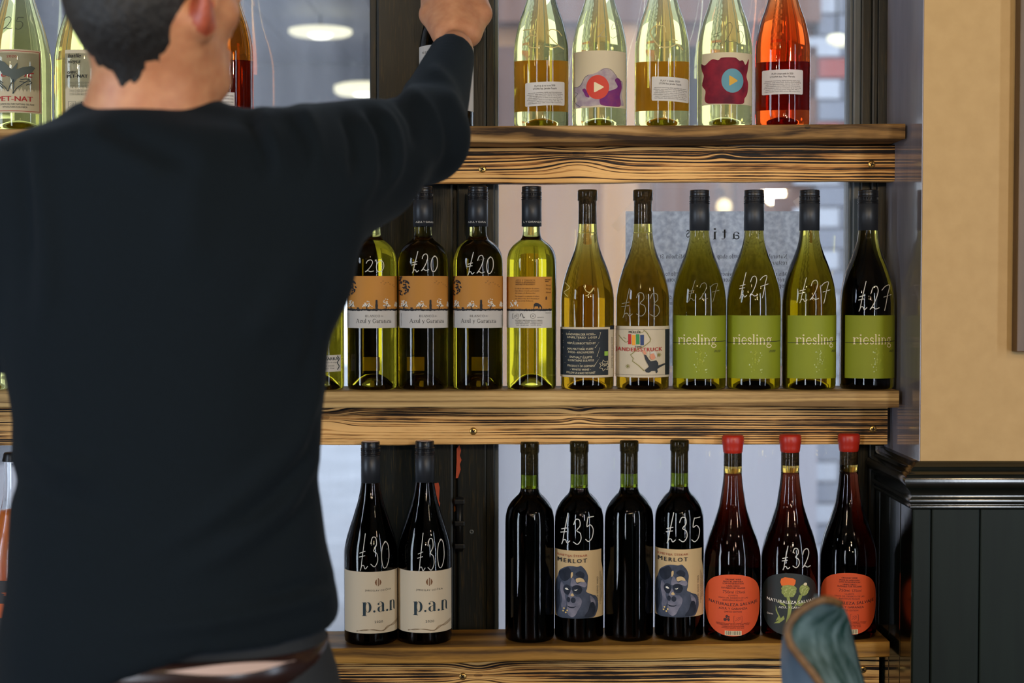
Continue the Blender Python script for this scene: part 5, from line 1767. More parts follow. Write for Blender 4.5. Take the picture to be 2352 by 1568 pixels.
P_CORAL = paper('coral_label_paper', srgb(220, 88, 42), 0.12, 0.6, srgb(208, 78, 38), 9.0)
def egg(t_):
    # half width 0..1 of the egg shaped label at height t (0 bottom, 1 top)
    y = 2 * t_ - 1
    base = max(0.0, 1 - abs(y) ** 2.25) ** (1 / 2.05)
    return max(0.015, base * (0.95 + 0.07 * y))
def salvaje_back(root, R):
    lab = wrap_label('back_label', R, -74, 76, 13, 154, P_CORAL, root, 0.0003, 0.0, egg)
    c_ = Canvas(R)
    c_.layer('lettering', plain('dark_maroon_ink', srgb(66, 22, 16), 0.7))
    for t_, y, w, h, b in (('ORGANIC WINE', 141, 35, 3.4, 0.03), ('MADE IN AMPHORA', 136, 44, 3.4, 0.03), ('LOW INTERVENTION', 131.5, 46, 3.4, 0.03), ('UNFILTERED', 126, 29, 3.4, 0.03), ('SUITABLE FOR VEGANS', 121.5, 53, 3.4, 0.03),
                           ('CLARETE', 104.5, 21, 3.6, 0), ('VINOS DEL DESIERTO DE LAS', 99, 66, 3.4, 0), ('BARDENAS REALES', 93.5, 46, 3.4, 0), ('AZUL Y GARANZA', 74, 64, 4.6, 0.02), ('LIMITED EDITION', 67, 39, 3.8, 0),
                           ('EMBOTELLADO POR / BOTTLED BY AZUL Y GARANZA S.L. CARCASTILLO', 41, 76, 2.4, 0.01), ('NAVARRA ESPANA - PRODUCT OF SPAIN - L 0120', 38, 72, 2.4, 0.01), ('CONTIENE SULFITOS CONTAINS SULPHITES', 34, 50, 2.4, 0.01), ('ENTHALT SULFITE - R.E. 8160', 30.5, 50, 2.4, 0.01)):
        c_.text(t_, 2, y, width=w, height=h, bold=b)
    c_.text('750ml', -9, 111, width=24, height=6.4)
    c_.text('12%vol', 18, 111, width=20, height=6.4)
    c_.text('NATURALEZA SALVAJE', 2, 82, width=108, height=6.6, bold=0.03, spacing=1.12, curve=5.5)
    c_.blob(-12, 58, 3, 3.6, 9, 0.2, 1); c_.blob(-15.5, 51, 3.6, 4, 9, 0.2, 2); c_.blob(-8, 51, 3.4, 3.6, 9, 0.2, 3); c_.blob(-7.5, 57.5, 2.4, 2, 8, 0.2, 4)
    for q in ([(4, 45), (4, 59)], [(22, 45), (22, 59)], [(4, 45), (22, 45)], [(4, 59), (22, 59)], [(7, 48), (15, 54), (19, 57)], [(9, 54), (15, 57), (19, 53), (12, 48)]):
        c_.stroke(q, 0.6, False)
    c_.layer('barcode_ground', INK_CREAM); c_.rect(-16, 21, 15, 25.5)
    c_.layer('barcode', INK); c_.barcode(-14, 19, 16, 25, 6)
    c_.build(lab, False)
    return [lab]
def salvaje_front(root, R):
    lab = wrap_label('front_label', R, -74, 76, 13, 155, plain('black_green_label', srgb(26, 32, 28), 0.55), root, 0.0003, 0.0, egg)
    c_ = Canvas(R)
    c_.layer('thistle_leaf_print', plain('thistle_green', srgb(136, 146, 74), 0.7), True)
    c_.blob(-1, 116, 17, 16, 26, 0.08, 1)
    c_.blob(33, 117, 11, 13, 22, 0.08, 2)
    for q in ([(0, 102), (4, 90), (6, 76), (2, 56), (-8, 40), (-4, 60), (-2, 80), (-6, 100)], [(30, 106), (24, 92), (14, 80), (8, 74), (16, 88), (22, 106)], [(-12, 86), (-28, 92), (-20, 84), (-6, 78)], [(10, 84), (38, 90), (26, 80)],
              [(-30, 80), (-26, 66), (-18, 50), (-30, 44), (-24, 56), (-30, 68)], [(-10, 50), (-22, 40), (-34, 38), (-24, 46), (-12, 58)], [(12, 60), (30, 52), (40, 40), (26, 48), (10, 52)], [(0, 44), (10, 34), (16, 24), (6, 32), (-4, 42)]):
        c_.poly(q)
    c_.layer('thistle_spine_print', plain('thistle_pale', srgb(196, 198, 128), 0.7))
    r_ = random.Random(4)
    for k in range(50):
        a = r_.uniform(0, 6.28); q = r_.uniform(0.2, 0.95)
        x, y = -1 + 15 * q * math.cos(a), 116 + 14 * q * math.sin(a)
        c_.stroke([(x, y), (x + 2.4 * math.cos(a), y + 2.4 * math.sin(a))], 0.6, False)
        x, y = 33 + 9 * q * math.cos(a), 117 + 11 * q * math.sin(a)
        c_.stroke([(x, y), (x + 2 * math.cos(a), y + 2 * math.sin(a))], 0.6, False)
    c_.layer('thistle_flower_print', plain('thistle_orange', srgb(228, 106, 34), 0.7), True)
    c_.poly([(-17, 126), (-20, 134), (-18, 142), (-10, 146), (0, 145), (8, 144), (14, 140), (13, 132), (10, 127), (-2, 129)])
    c_.layer('bud_print', INK_CREAM); c_.blob(35, 130, 4, 3.4, 10)
    c_.layer('lettering', INK_WHITE)
    c_.text('NATURALEZA SALVAJE', 4, 86, width=106, height=6.8, bold=0.03, spacing=1.1, curve=4.0)
    c_.text('AZUL Y GARANZA', 8, 75, width=62, height=4.6, bold=0.02)
    c_.text('Clarete', -42, 58, width=14, height=3.6)
    c_.build(lab, False)
    return [lab]
sal = None
for px, kind_, lb, pr_, rot in ((1685, 'b', 'red waxed bottle with coral egg-shaped text label, beside the gorilla bottle', None, 0.0), (1817, 'f', 'red waxed bottle with black thistle label and £32 in chalk', (-20, 48, 162, 218), 0.0),
                                (1952, 'b', 'red waxed bottle with coral egg-shaped text label, beside the panelled reveal', None, 0.03)):
    r, R, s = bottle('wine_bottle', lb, 'slope_wax', px, 'low', G_CLARET, 'claret bottles sealed with red wax', rot)
    cork(r, 17.6, 394, 440)
    a, b = s['wax']
    rc = s['rc'] / PXM
    z = lambda h: h / PXM
    v, f = lathe([(rc * 0.84, z(a - 4)), (rc * 0.92, z(a - 2)), (rc * 0.96, z(a + 6)), (rc * 0.99, z(a + 14)), (rc * 1.05, z(a + 18)), (rc * 1.06, z(a + 26)), (rc * 1.04, z(b - 5)), (rc * 0.94, z(b - 1)), (rc * 0.7, z(b)), (0, z(b))], 36)
    mesh_obj('wax_seal', v, f, M_WAX, r, True)
    if kind_ == 'b':
        if sal is None:
            sal = salvaje_back(r, R)
        else:
            copy_labels(sal, r)
        wrap_label('rear_label', R, 110, 250, 13, 154, plain('black_green_label', srgb(26, 32, 28), 0.55), r, 0.0003, 0.0, egg)
    else:
        salvaje_front(r, R)
    if pr_:
        price(r, R, '£32', *pr_, M_CHALK, 2.2, False, 0.02)

# clear bottle with cloudy orange drink at the far left of the bottom shelf
r, R, s = bottle('drink_bottle', 'clear crown-capped bottle of cloudy orange drink left of the sweater', 'flute_white', 26, 'low', G_WHITE)
o = r.children[0]
o.data = o.data.copy(); o.data.materials.clear(); o.data.materials.append(bottle_glass('clear_glass', (1, 1, 1), 0.0, 1.3))
v, f = lathe([(0, 8 / PXM), (54 / PXM, 8 / PXM)] + [((R(h) - 4) / PXM, h / PXM) for h in range(14, 318, 8)] + [(0, 318 / PXM)], 40)
mesh_obj('orange_drink', v, f, noisy('cloudy_orange_drink', srgb(206, 92, 24), srgb(226, 120, 44), (20, 20, 12), 1.0, 3, 0.3, 0.0), r, True)
lab = wrap_label('front_label', R, -80, 80, 30, 160, plain('black_art_label', srgb(30, 24, 24), 0.6), r)
c_ = Canvas(R)
c_.layer('art_print', plain('orange_art', srgb(196, 92, 40), 0.7), True)
c_.blob(4, 104, 18, 17, 18, 0.25, 4); c_.blob(-30, 90, 14, 16, 16, 0.25, 5); c_.blob(22, 70, 10, 14, 14, 0.3, 6); c_.blob(0, 130, 26, 5, 14, 0.3, 9)
c_.layer('art_line_print', INK)
for q in ([(-6, 112), (4, 100), (14, 108)], [(-4, 96), (8, 92), (18, 98)], [(14, 76), (22, 66), (28, 74)]):
    c_.stroke(q, 1.8)
c_.layer('lettering', INK_WHITE)
c_.text('ld', -6, 143, width=16, height=14, shear=0.3, bold=0.02)
c_.text('W', 26, 143, width=13, height=12, shear=0.3, bold=0.02)
c_.text('me', -16, 36, width=20, height=7, shear=0.3, bold=0.02)
c_.text('W', 20, 36, width=10, height=8, shear=0.3, bold=0.02)
c_.build(lab, False)
crown(r, 'flute_white')

# ------------------------------------------------------------------ paper sign taped to the glass
YS = YG - 0.0035
sg = empty('paper_sign', at(1637, 650, YS))
tag(sg, 'translucent grey paper notice with mirrored text taped to the window glass', 'sign')
so = sg.location
def S(px, py):
    q = at(px, py, YS)
    return (q.x - so.x, q.z - so.z)
P_SIGN = paper('grey_parchment', srgb(252, 253, 254), 0.9, 0.8, srgb(220, 222, 226), 130.0)
(xa, za), (xb, zb) = S(1436, 840), S(1842, 485)
box('paper_sheet', xa, xb, -0.0002, 0.0002, za, zb, P_SIGN, sg)
def sign_text(name, items):
    v, f = [], []
    for body, px, py, wpx, xh in items:
        g, q, w = serif_geo(body)
        x0, x1 = g[:, 0].min(), g[:, 0].max()
        k = len(v)
        for p in g:
            X = px - (p[0] - (x0 + x1) / 2) * wpx / (x1 - x0)
            sx, sz = S(X, py - p[1] * xh)
            v.append((sx, -0.0004, sz))
        f += [tuple(i + k for i in fa) for fa in q]
    o_ = mesh_obj(name, v, f, plain('sign_ink', srgb(34, 38, 40), 0.8), sg)
    o_['kind'] = 'stuff'
    return o_
sign_text('title_lettering', [('a', 1690, 549, 17, 17), ('t', 1663, 549, 12, 17), ('i', 1642, 549, 8, 17), ('s', 1580, 545, 8, 17)])
sign_text('body_lettering', [('Natural', 1787, 593, 41, 6.2), ('ottle shop f', 1668, 593, 60, 6.2), ('Michelin St', 1544, 593, 57, 6.2), ('restaur', 1789, 607, 38, 6.2),
                             ('Minim', 1792, 633, 30, 6.2), ('wines', 1669, 633, 28, 6.2), ('ttle to', 1543, 633, 29, 6.2), ('enjoy', 1792, 646, 30, 6.2), ('ken', 1669, 646, 20, 6.2), ('hom', 1543, 646, 24, 6.2), ('opp', 1798, 660, 20, 6.2),
                             ('d', 1540, 686, 5, 6.2), ('m', 1540, 700, 8, 6.2)])
M_TAPE = bpy.data.materials.new('clear_tape'); M_TAPE.use_nodes = True
_t = M_TAPE.node_tree
_p = _t.nodes['Principled BSDF']; _p.inputs['Base Color'].default_value = (0.85, 0.85, 0.85, 1); _p.inputs['Roughness'].default_value = 0.25
_tr = _t.nodes.new('ShaderNodeBsdfTransparent'); _mx = _t.nodes.new('ShaderNodeMixShader'); _mx.inputs[0].default_value = 0.18
_t.links.new(_tr.outputs[0], _mx.inputs[1]); _t.links.new(_p.outputs[0], _mx.inputs[2]); _t.links.new(_mx.outputs[0], _t.nodes['Material Output'].inputs['Surface'])
for pts in ([(1404, 518), (1452, 462), (1468, 478), (1420, 534)], [(1820, 462), (1838, 450), (1862, 486), (1846, 498)]):
    q = [S(*p) for p in pts]
    mesh_obj('tape_strip', [(x, -0.0007, z_) for x, z_ in q], [(0, 1, 2, 3)], M_TAPE, sg)

# ------------------------------------------------------------------ picture frame on the right wall
xa, zb = at(2333, 808, YW - 0.02).x, at(2333, 808, YW - 0.02).z
fr = empty('picture_frame', (xa + 0.25, YW, zb))
tag(fr, 'dark picture in a brown frame hanging on the beige wall', 'picture')
M_FRAME = noisy('brown_frame_wood', srgb(96, 72, 48), srgb(74, 54, 36), (60, 60, 8), 1.0, 3, 0.4, 0.2)
W_, H_ = 0.5, 0.72
for nm, x0, x1, z0, z1 in (('frame_rail', -W_ / 2, -W_ / 2 + 0.012, 0, H_), ('frame_rail', W_ / 2 - 0.012, W_ / 2, 0, H_), ('frame_rail', -W_ / 2 + 0.012, W_ / 2 - 0.012, 0, 0.012), ('frame_rail', -W_ / 2 + 0.012, W_ / 2 - 0.012, H_ - 0.012, H_)):
    box(nm, x0, x1, -0.024, -0.001, z0, z1, M_FRAME, fr, 0.0015)
box('picture_panel', -W_ / 2 + 0.012, W_ / 2 - 0.012, -0.016, -0.002, 0.012, H_ - 0.012, plain('black_picture', srgb(16, 17, 17), 0.3), fr)

# ------------------------------------------------------------------ chair in the foreground
M_TEAL = noisy('worn_teal_leather', srgb(30, 66, 62), srgb(116, 142, 146), (34, 34, 26), 1.0, 5, 0.42, 0.25, 0.35, 0.72, 0.002)
M_SLATE = noisy('slate_blue_leather', srgb(70, 86, 102), srgb(96, 114, 130), (10, 10, 10), 1.0, 4, 0.4, 0.15)
M_PIPING = noisy('tan_piping', srgb(116, 84, 46), srgb(84, 60, 32), (80, 80, 80), 1.0, 3, 0.55, 0.2)
YC = 1.62
seat_c = at(1940, 1500, YC + 0.22)
ch = empty('upholstered_chair', (seat_c.x, YC + 0.22, 0))
tag(ch, 'teal leather chair with tan piping, its rounded back in front of the waxed bottles', 'chair')
co = ch.location
rows = [  # py, left edge, piping, right edge
 (1375, 1886, 1889, 1894), (1378, 1864, 1880, 1914), (1386, 1846, 1862, 1929), (1398, 1830, 1842, 1940), (1414, 1817, 1824, 1948), (1434, 1806, 1811, 1954), (1456, 1799, 1808, 1959), (1480, 1795, 1816, 1965),
 (1510, 1793, 1838, 1972), (1545, 1794, 1866, 1981), (1585, 1797, 1892, 1992), (1640, 1802, 1915, 2008), (1720, 1812, 1935, 2030), (1900, 1836, 1960, 2070), (2200, 1870, 1990, 2110)]
v1, v2, pip, n1, n2 = [], [], [], 7, 9
gl, gr = [], []
for py, a, b, c in rows:
    z_ = at(0, py, YC).z
    dep = 0.36 * min(1.0, 0.25 + (py - 1376) / 90.0)
    dep *= 0.6
    A, B, Cc = at(a, py, YC + 0.06), at(b, py, YC), at(c, py, YC + dep)
    pip.append(B + Vector((0, -0.003, 0)))
    D = Vector((A.x + min(0.03, 0.6 * (Cc.x - A.x)), YC + 0.06 + dep * 0.8, Cc.z - 0.004))
    ring = []
    for k in range(n1):
        t_ = k / (n1 - 1)
        q = A.lerp(B, t_); q.y -= 0.012 * math.sin(math.pi * t_)
        ring.append(q)
    gl.append(ring)
    ring2 = []
    for k in range(n2):
        t_ = k / (n2 - 1)
        q = B.lerp(Cc, t_); q += Vector((0.008, -0.006, 0)) * math.sin(math.pi * t_)
        ring2.append(q)
    for k in range(1, 6):
        ring2.append(Cc.lerp(D, k / 5))
    for k in range(1, 4):
        ring2.append(D.lerp(A, k / 3))
    gr.append(ring2)
def loft(name, rings, mat, close_top=True):
    v = [tuple(p - co) for r_ in rings for p in r_]
    n = len(rings[0])
    f = []
    for i in range(len(rings) - 1):
        for k in range(n - 1):
            f.append((i * n + k, i * n + k + 1, (i + 1) * n + k + 1, (i + 1) * n + k))
    if close_top:
        f.append(tuple(range(n)))
        f.append(tuple((len(rings) - 1) * n + k for k in range(n)))
    o = mesh_obj(name, v, f, mat, ch, True)
    return o
loft('side_gusset', gl, M_SLATE, False)
loft('backrest', gr, M_TEAL)
pip = [at(1928, 1385, YC + 0.03) + Vector((0, -0.003, 0)), at(1908, 1377, YC + 0.012) + Vector((0, -0.003, 0))] + pip
P_ = smooth_path([tuple(p - co) for p in pip], 5)
v, f = tube([Vector(p) for p in P_], 0.0042, 8)
mesh_obj('piping', v, f, M_PIPING, ch, True)
M_LEG = plain('dark_chair_leg', srgb(34, 26, 20), 0.4)
bb = box_bm(-0.18, 0.24, -0.20, 0.22, 0.40, 0.49, 0.03, 3)
bm_obj('seat', bb, M_TEAL, ch, True)
for sx in (-0.14, 0.20):
    for sy in (-0.16, 0.18):
        v, f = tube([(sx, sy, 0.42), (sx * 1.08, sy * 1.1, 0.0)], [0.018, 0.011], 10)
        mesh_obj('leg', v, f, M_LEG, ch, True)

# ------------------------------------------------------------------ person reaching for the top shelf
def smin(a, b, k):
    h = np.maximum(k - np.abs(a - b), 0.0) / k
    return np.minimum(a, b) - h * h * k * 0.25

def cone(P, a, b, ra, rb):
    a, b = np.array(a, np.float32), np.array(b, np.float32)
    ab = b - a
    L2 = float(ab @ ab) + 1e-9
    t_ = ((P[0] - a[0]) * ab[0] + (P[1] - a[1]) * ab[1] + (P[2] - a[2]) * ab[2]) / L2
    t_ = np.clip(t_, 0, 1)
    dx = P[0] - a[0] - ab[0] * t_
    dy = P[1] - a[1] - ab[1] * t_
    dz = P[2] - a[2] - ab[2] * t_
    return np.sqrt(dx * dx + dy * dy + dz * dz) - (ra + (rb - ra) * t_)

def ellip(P, c, r, axes=None):
    d = [P[i] - c[i] for i in range(3)]
    if axes is not None:
        d = [d[0] * ax[0] + d[1] * ax[1] + d[2] * ax[2] for ax in axes]
    q = np.sqrt((d[0] / r[0]) ** 2 + (d[1] / r[1]) ** 2 + (d[2] / r[2]) ** 2)
    return (q - 1.0) * min(r)

def surface(fn, lo, hi, h):
    """naive surface nets of a distance field"""
    lo = np.array(lo, np.float32); hi = np.array(hi, np.float32)
    n = np.ceil((hi - lo) / h).astype(int) + 1
    ax = [lo[i] + h * np.arange(n[i], dtype=np.float32) for i in range(3)]
    P = np.meshgrid(*ax, indexing='ij')
    F = fn(P)
    S_ = F < 0
    c0 = np.zeros(tuple(n - 1), np.int8)
    acc = np.zeros(tuple(n - 1) + (3,), np.float32)
    cnt = np.zeros(tuple(n - 1), np.float32)
    def sl(o):
        return tuple(slice(o[i], n[i] - 1 + o[i]) for i in range(3))
    corners = [(i, j, k) for i in (0, 1) for j in (0, 1) for k in (0, 1)]
    for a in corners:
        for d in range(3):
            if a[d] == 1:
                continue
            b = list(a); b[d] = 1; b = tuple(b)
            fa, fb = F[sl(a)], F[sl(b)]
            m = S_[sl(a)] != S_[sl(b)]
            t_ = np.where(m, fa / np.where(m, fa - fb, 1.0), 0.0)
            for q in range(3):
                acc[..., q] += np.where(m, a[q] + (t_ if q == d else 0.0), 0.0)
            cnt += m
    act = cnt > 0
    idx = -np.ones(tuple(n - 1), np.int64)
    ijk = np.argwhere(act)
    idx[act] = np.arange(len(ijk))
    V = lo + h * (ijk + acc[act] / cnt[act][:, None])
    faces = []
    for d in range(3):
        e1, e2 = [q for q in range(3) if q != d]
        s0 = [slice(1, n[q] - 1) for q in range(3)]
        s0[d] = slice(0, n[d] - 1)
        s1 = list(s0); s1[d] = slice(1, n[d])
        A, B = S_[tuple(s0)], S_[tuple(s1)]
        e = np.argwhere(A != B)
        if len(e) == 0:
            continue
        inside = A[tuple(e.T)]
        g = e.copy()
        g[:, e1] += 1; g[:, e2] += 1
        def cell(o1, o2):
            q = g.copy(); q[:, e1] -= o1; q[:, e2] -= o2
            return idx[tuple(q.T)]
        quad = np.stack([cell(1, 1), cell(0, 1), cell(0, 0), cell(1, 0)], 1)
        flip = inside if d != 1 else ~inside
        quad[~flip] = quad[~flip][:, ::-1]
        faces.append(quad)
    Fq = np.concatenate(faces)
    Fq = Fq[(Fq >= 0).all(1)]
    return V.astype(float), Fq

def relax(V, Fq, it=2, lam=0.5):
    for _ in range(it):
        acc = np.zeros_like(V); cnt = np.zeros(len(V))
        for a in range(4):
            i, j = Fq[:, a], Fq[:, (a + 1) % 4]
            np.add.at(acc, i, V[j]); np.add.at(cnt, i, 1)
            np.add.at(acc, j, V[i]); np.add.at(cnt, j, 1)
        V = V + lam * (acc / np.maximum(cnt, 1)[:, None] - V)
    return V

def normals(V, Fq):
    n = np.cross(V[Fq[:, 2]] - V[Fq[:, 0]], V[Fq[:, 3]] - V[Fq[:, 1]])
    N = np.zeros_like(V)
    for a in range(4):
        np.add.at(N, Fq[:, a], n)
    return N / np.maximum(np.linalg.norm(N, axis=1), 1e-9)[:, None]

def np_mesh(name, V, Fq, mat, parent):
    me = bpy.data.meshes.new(name)
    me.from_pydata(V.tolist(), [], Fq.tolist())
    me.update()
    me.polygons.foreach_set('use_smooth', [True] * len(me.polygons))
    me.materials.append(mat)
    o = bpy.data.objects.new(name, me)
    return link(o, parent)

YT = 1.71                                    # depth of the trunk
def T(px, py, Y=YT):
    q = at(px, py, Y)
    return (q.x, q.y, q.z)

# right arm and left arm joints
SHR, ELR, WRR = T(640, 405, 1.73), T(972, 315, 1.965), T(1037, 130, 2.205)
SHL, ELL, WRL = T(70, 450, 1.72), T(-115, 760, 1.74), T(-190, 580, 1.98)
trunk = [  # py, left px, right px, half depth
 (268, 250, 440, 0.070), (288, 175, 505, 0.085), (312, 90, 585, 0.098), (345, 40, 640, 0.108), (410, 20, 700, 0.118), (500, 12, 745, 0.122), (600, 8, 772, 0.122), (700, 10, 765, 0.118),
 (830, 18, 750, 0.114), (930, 36, 741, 0.112), (1000, 44, 738, 0.111), (1050, 36, 730, 0.111), (1095, 48, 729, 0.112), (1150, 36, 735, 0.114), (1250, 30, 748, 0.118), (1330, 28, 768, 0.122), (1400, 28, 766, 0.124), (1450, 30, 748, 0.122), (1500, 30, 744, 0.120)]
tz = np.array([T(0, p[0])[2] for p in trunk])[::-1]
txl = np.array([T(p[1], p[0])[0] for p in trunk])[::-1]
txr = np.array([T(p[2], p[0])[0] for p in trunk])[::-1]
tdp = np.array([p[3] for p in trunk])[::-1]
HEM = T(0, 1437)[2]

def trunk_sdf(P, grow=0.0):
    z_ = P[2]
    xl = np.interp(z_, tz, txl).astype(np.float32) - grow
    xr = np.interp(z_, tz, txr).astype(np.float32) + grow
    b = np.interp(z_, tz, tdp).astype(np.float32) + grow
    cx, a = (xl + xr) / 2, (xr - xl) / 2
    u = np.abs((P[0] - cx) / a); w = np.abs((P[1] - YT) / b)
    q = (u ** 2.3 + w ** 2.3) ** (1 / 2.3)
    d = (q - 1.0) * np.minimum(a, b)
    return np.maximum(d, z_ - tz[-1])

def sweater_sdf(P):
    d = trunk_sdf(P, 0.010 * np.clip((HEM + 0.05 - P[2]) / 0.06, 0, 1))
    d = np.maximum(d, HEM - 0.05 * np.maximum(0, txr[3] - 0.03 - P[0]) - 0.30 * np.maximum(0, txr[3] - 0.13 - P[0]) - P[2])
    # right sleeve
    s1 = cone(P, SHR, ELR, 0.072, 0.051)
    s2 = cone(P, ELR, WRR, 0.052, 0.033)
    arm = smin(s1, s2, 0.035)
    d = smin(d, arm, 0.06)
    # loose cloth under the arm
    d = smin(d, cone(P, T(690, 450, 1.73), T(840, 400, 1.85), 0.068, 0.055), 0.06)
    d = smin(d, cone(P, T(660, 520, 1.72), T(720, 640, 1.71), 0.055, 0.03), 0.05)
    # left sleeve
    l1 = cone(P, SHL, ELL, 0.066, 0.056)
    l2 = cone(P, ELL, WRL, 0.054, 0.036)
    d = smin(d, smin(l1, l2, 0.03), 0.05)
    # shoulder slope and collar
    d = smin(d, cone(P, T(215, 372, 1.72), T(470, 366, 1.72), 0.058, 0.058), 0.04)
    cx, cy, cz = T(340, 282, 1.71)
    tilt = (P[2] - cz) + 0.28 * (P[1] - cy) * -1.0 + 0.05 * (P[0] - cx)
    rr = np.sqrt((P[0] - cx) ** 2 + (P[1] - cy) ** 2)
    d = smin(d, np.sqrt((rr - 0.069) ** 2 + (tilt * 0.8) ** 2) - 0.011, 0.022)
    # cut the cuff flat
    e = np.array(WRR) - np.array(ELR); e /= np.linalg.norm(e)
    cut = (P[0] - WRR[0]) * e[0] + (P[1] - WRR[1]) * e[1] + (P[2] - WRR[2]) * e[2] - 0.012
    near = cone(P, WRR, WRR, 0.12, 0.12)
    d = np.where(near < 0, np.maximum(d, cut), d)
    return d

person = empty('person', (T(350, 800)[0], YT, 0))
tag(person, 'person in a dark navy sweater seen from behind, right hand reaching up to a bottle', 'person')
po = np.array(person.location)

def plocal(V):
    return V - po

M_SWEATER = noisy('dark_navy_knit', srgb(10, 17, 22), srgb(15, 24, 31), (900, 900, 900), 1.0, 2, 0.9, 0.25, 0.3, 0.7, 0.0008, 0.12)
MATS['dark_navy_knit'].node_tree.nodes['Principled BSDF'].inputs['Sheen Weight'].default_value = 0.04
MATS['dark_navy_knit'].node_tree.nodes['Principled BSDF'].inputs['Sheen Roughness'].default_value = 0.45
MATS['dark_navy_knit'].node_tree.nodes['Principled BSDF'].inputs['Sheen Tint'].default_value = (0.45, 0.65, 0.9, 1)
V, Fq = surface(sweater_sdf, (-0.80, 1.54, HEM - 0.10), (0.03, 2.29, 1.66), 0.0062)
V = relax(V, Fq, 3)
# folds : (points in the picture, width px, height mm) on the side that faces the viewer
folds = [
 ([(742, 860), (700, 980), (600, 1100), (470, 1200), (330, 1270)], 26, 6), ([(738, 905), (712, 1030), (640, 1130), (540, 1215)], 16, -6), ([(735, 1010), (680, 1120), (560, 1240), (400, 1330)], 26, 6),
 ([(730, 1080), (690, 1180), (600, 1270)], 18, -5), ([(765, 1360), (660, 1390), (480, 1430), (250, 1450)], 20, 6), ([(770, 1330), (690, 1350), (560, 1392)], 14, -5),
 ([(600, 255), (630, 330), (650, 420)], 18, 6), ([(572, 262), (598, 340), (612, 410)], 14, -5), ([(690, 245), (722, 320), (730, 420)], 20, 5), ([(660, 250), (690, 330), (696, 400)], 14, -5),
 ([(818, 258), (850, 330), (846, 420), (800, 500)], 15, 5), ([(790, 255), (815, 330), (812, 420)], 12, -6), ([(868, 245), (905, 310), (905, 390), (850, 470)], 15, 6), ([(842, 250), (880, 320), (878, 400)], 11, -6),
 ([(935, 200), (985, 260), (1000, 340), (960, 400)], 17, 5), ([(905, 215), (950, 280), (955, 350)], 12, -5), ([(985, 150), (1030, 200), (1055, 270)], 16, 4),
 ([(190, 300), (300, 360), (420, 420)], 40, 5), ([(230, 280), (340, 340), (470, 390)], 26, -4), ([(80, 320), (100, 480), (110, 650), (90, 800)], 26, 5), ([(55, 330), (66, 500), (60, 700)], 20, -4),
 ([(480, 330), (440, 480), (430, 640)], 50, 4), ([(700, 560), (640, 700), (560, 800)], 40, 4), ([(745, 650), (720, 800), (690, 900)], 20, -4), ([(40, 1000), (120, 1060), (240, 1090)], 24, 5), ([(30, 1090), (140, 1150), (300, 1180)], 26, -4)]
N = normals(V, Fq)
px_, py_ = project(V)
disp = np.zeros(len(V))
for pts, w, mm in folds:
    Q = smooth_path(pts, 6)
    best = np.full(len(V), 1e9)
    tt = np.zeros(len(V))
    m_ = len(Q) - 1
    for i in range(m_):
        a, b = Q[i], Q[i + 1]
        ab = b - a
        t_ = np.clip(((px_ - a[0]) * ab[0] + (py_ - a[1]) * ab[1]) / (ab @ ab + 1e-9), 0, 1)
        d2 = np.hypot(px_ - a[0] - ab[0] * t_, py_ - a[1] - ab[1] * t_)
        tt = np.where(d2 < best, (i + t_) / m_, tt)
        best = np.minimum(best, d2)
    taper = np.minimum(1, np.minimum(tt * 5 + 0.3, (1 - tt) * 3 + 0.05))
    disp += 1.5 * mm * 0.001 * np.exp(-(best / w) ** 2) * taper
facing = np.clip(-N[:, 1] * 2.0 + 0.5, 0, 1)
V = V + N * (disp * facing)[:, None]
V = relax(V, Fq, 1, 0.4)
np_mesh('sweater', plocal(V), Fq, M_SWEATER, person)

# --- head (turned to the right), neck, hands and the covered body in one mesh
HC = np.array(T(358, -22, 1.685))
yaw = math.radians(33)
hf = np.array((math.sin(yaw), math.cos(yaw), 0.0))
hrt = np.array((math.cos(yaw), -math.sin(yaw), 0.0))
hu = np.array((0, 0, 1.0))
AX = (hrt, hf, hu)
def H(r_, f_, u_):
    return tuple(HC + hrt * r_ + hf * f_ + hu * u_)
def head_core(P):
    d = ellip(P, H(0, -0.004, 0.030), (0.076, 0.093, 0.092), AX)
    d = smin(d, ellip(P, H(0, 0.020, -0.042), (0.055, 0.070, 0.068), AX), 0.025)
    d = smin(d, ellip(P, H(0, 0.052, -0.092), (0.034, 0.034, 0.024), AX), 0.03)
    d = smin(d, ellip(P, H(0, -0.026, -0.030), (0.062, 0.064, 0.060), AX), 0.03)
    for sg_ in (-1, 1):      # jaw corners and cheekbones
        d = smin(d, cone(P, H(sg_ * 0.048, 0.002, -0.056), H(sg_ * 0.020, 0.062, -0.094), 0.014, 0.012), 0.025)
        d = smin(d, ellip(P, H(sg_ * 0.042, 0.054, -0.020), (0.018, 0.020, 0.016), AX), 0.02)
    return d
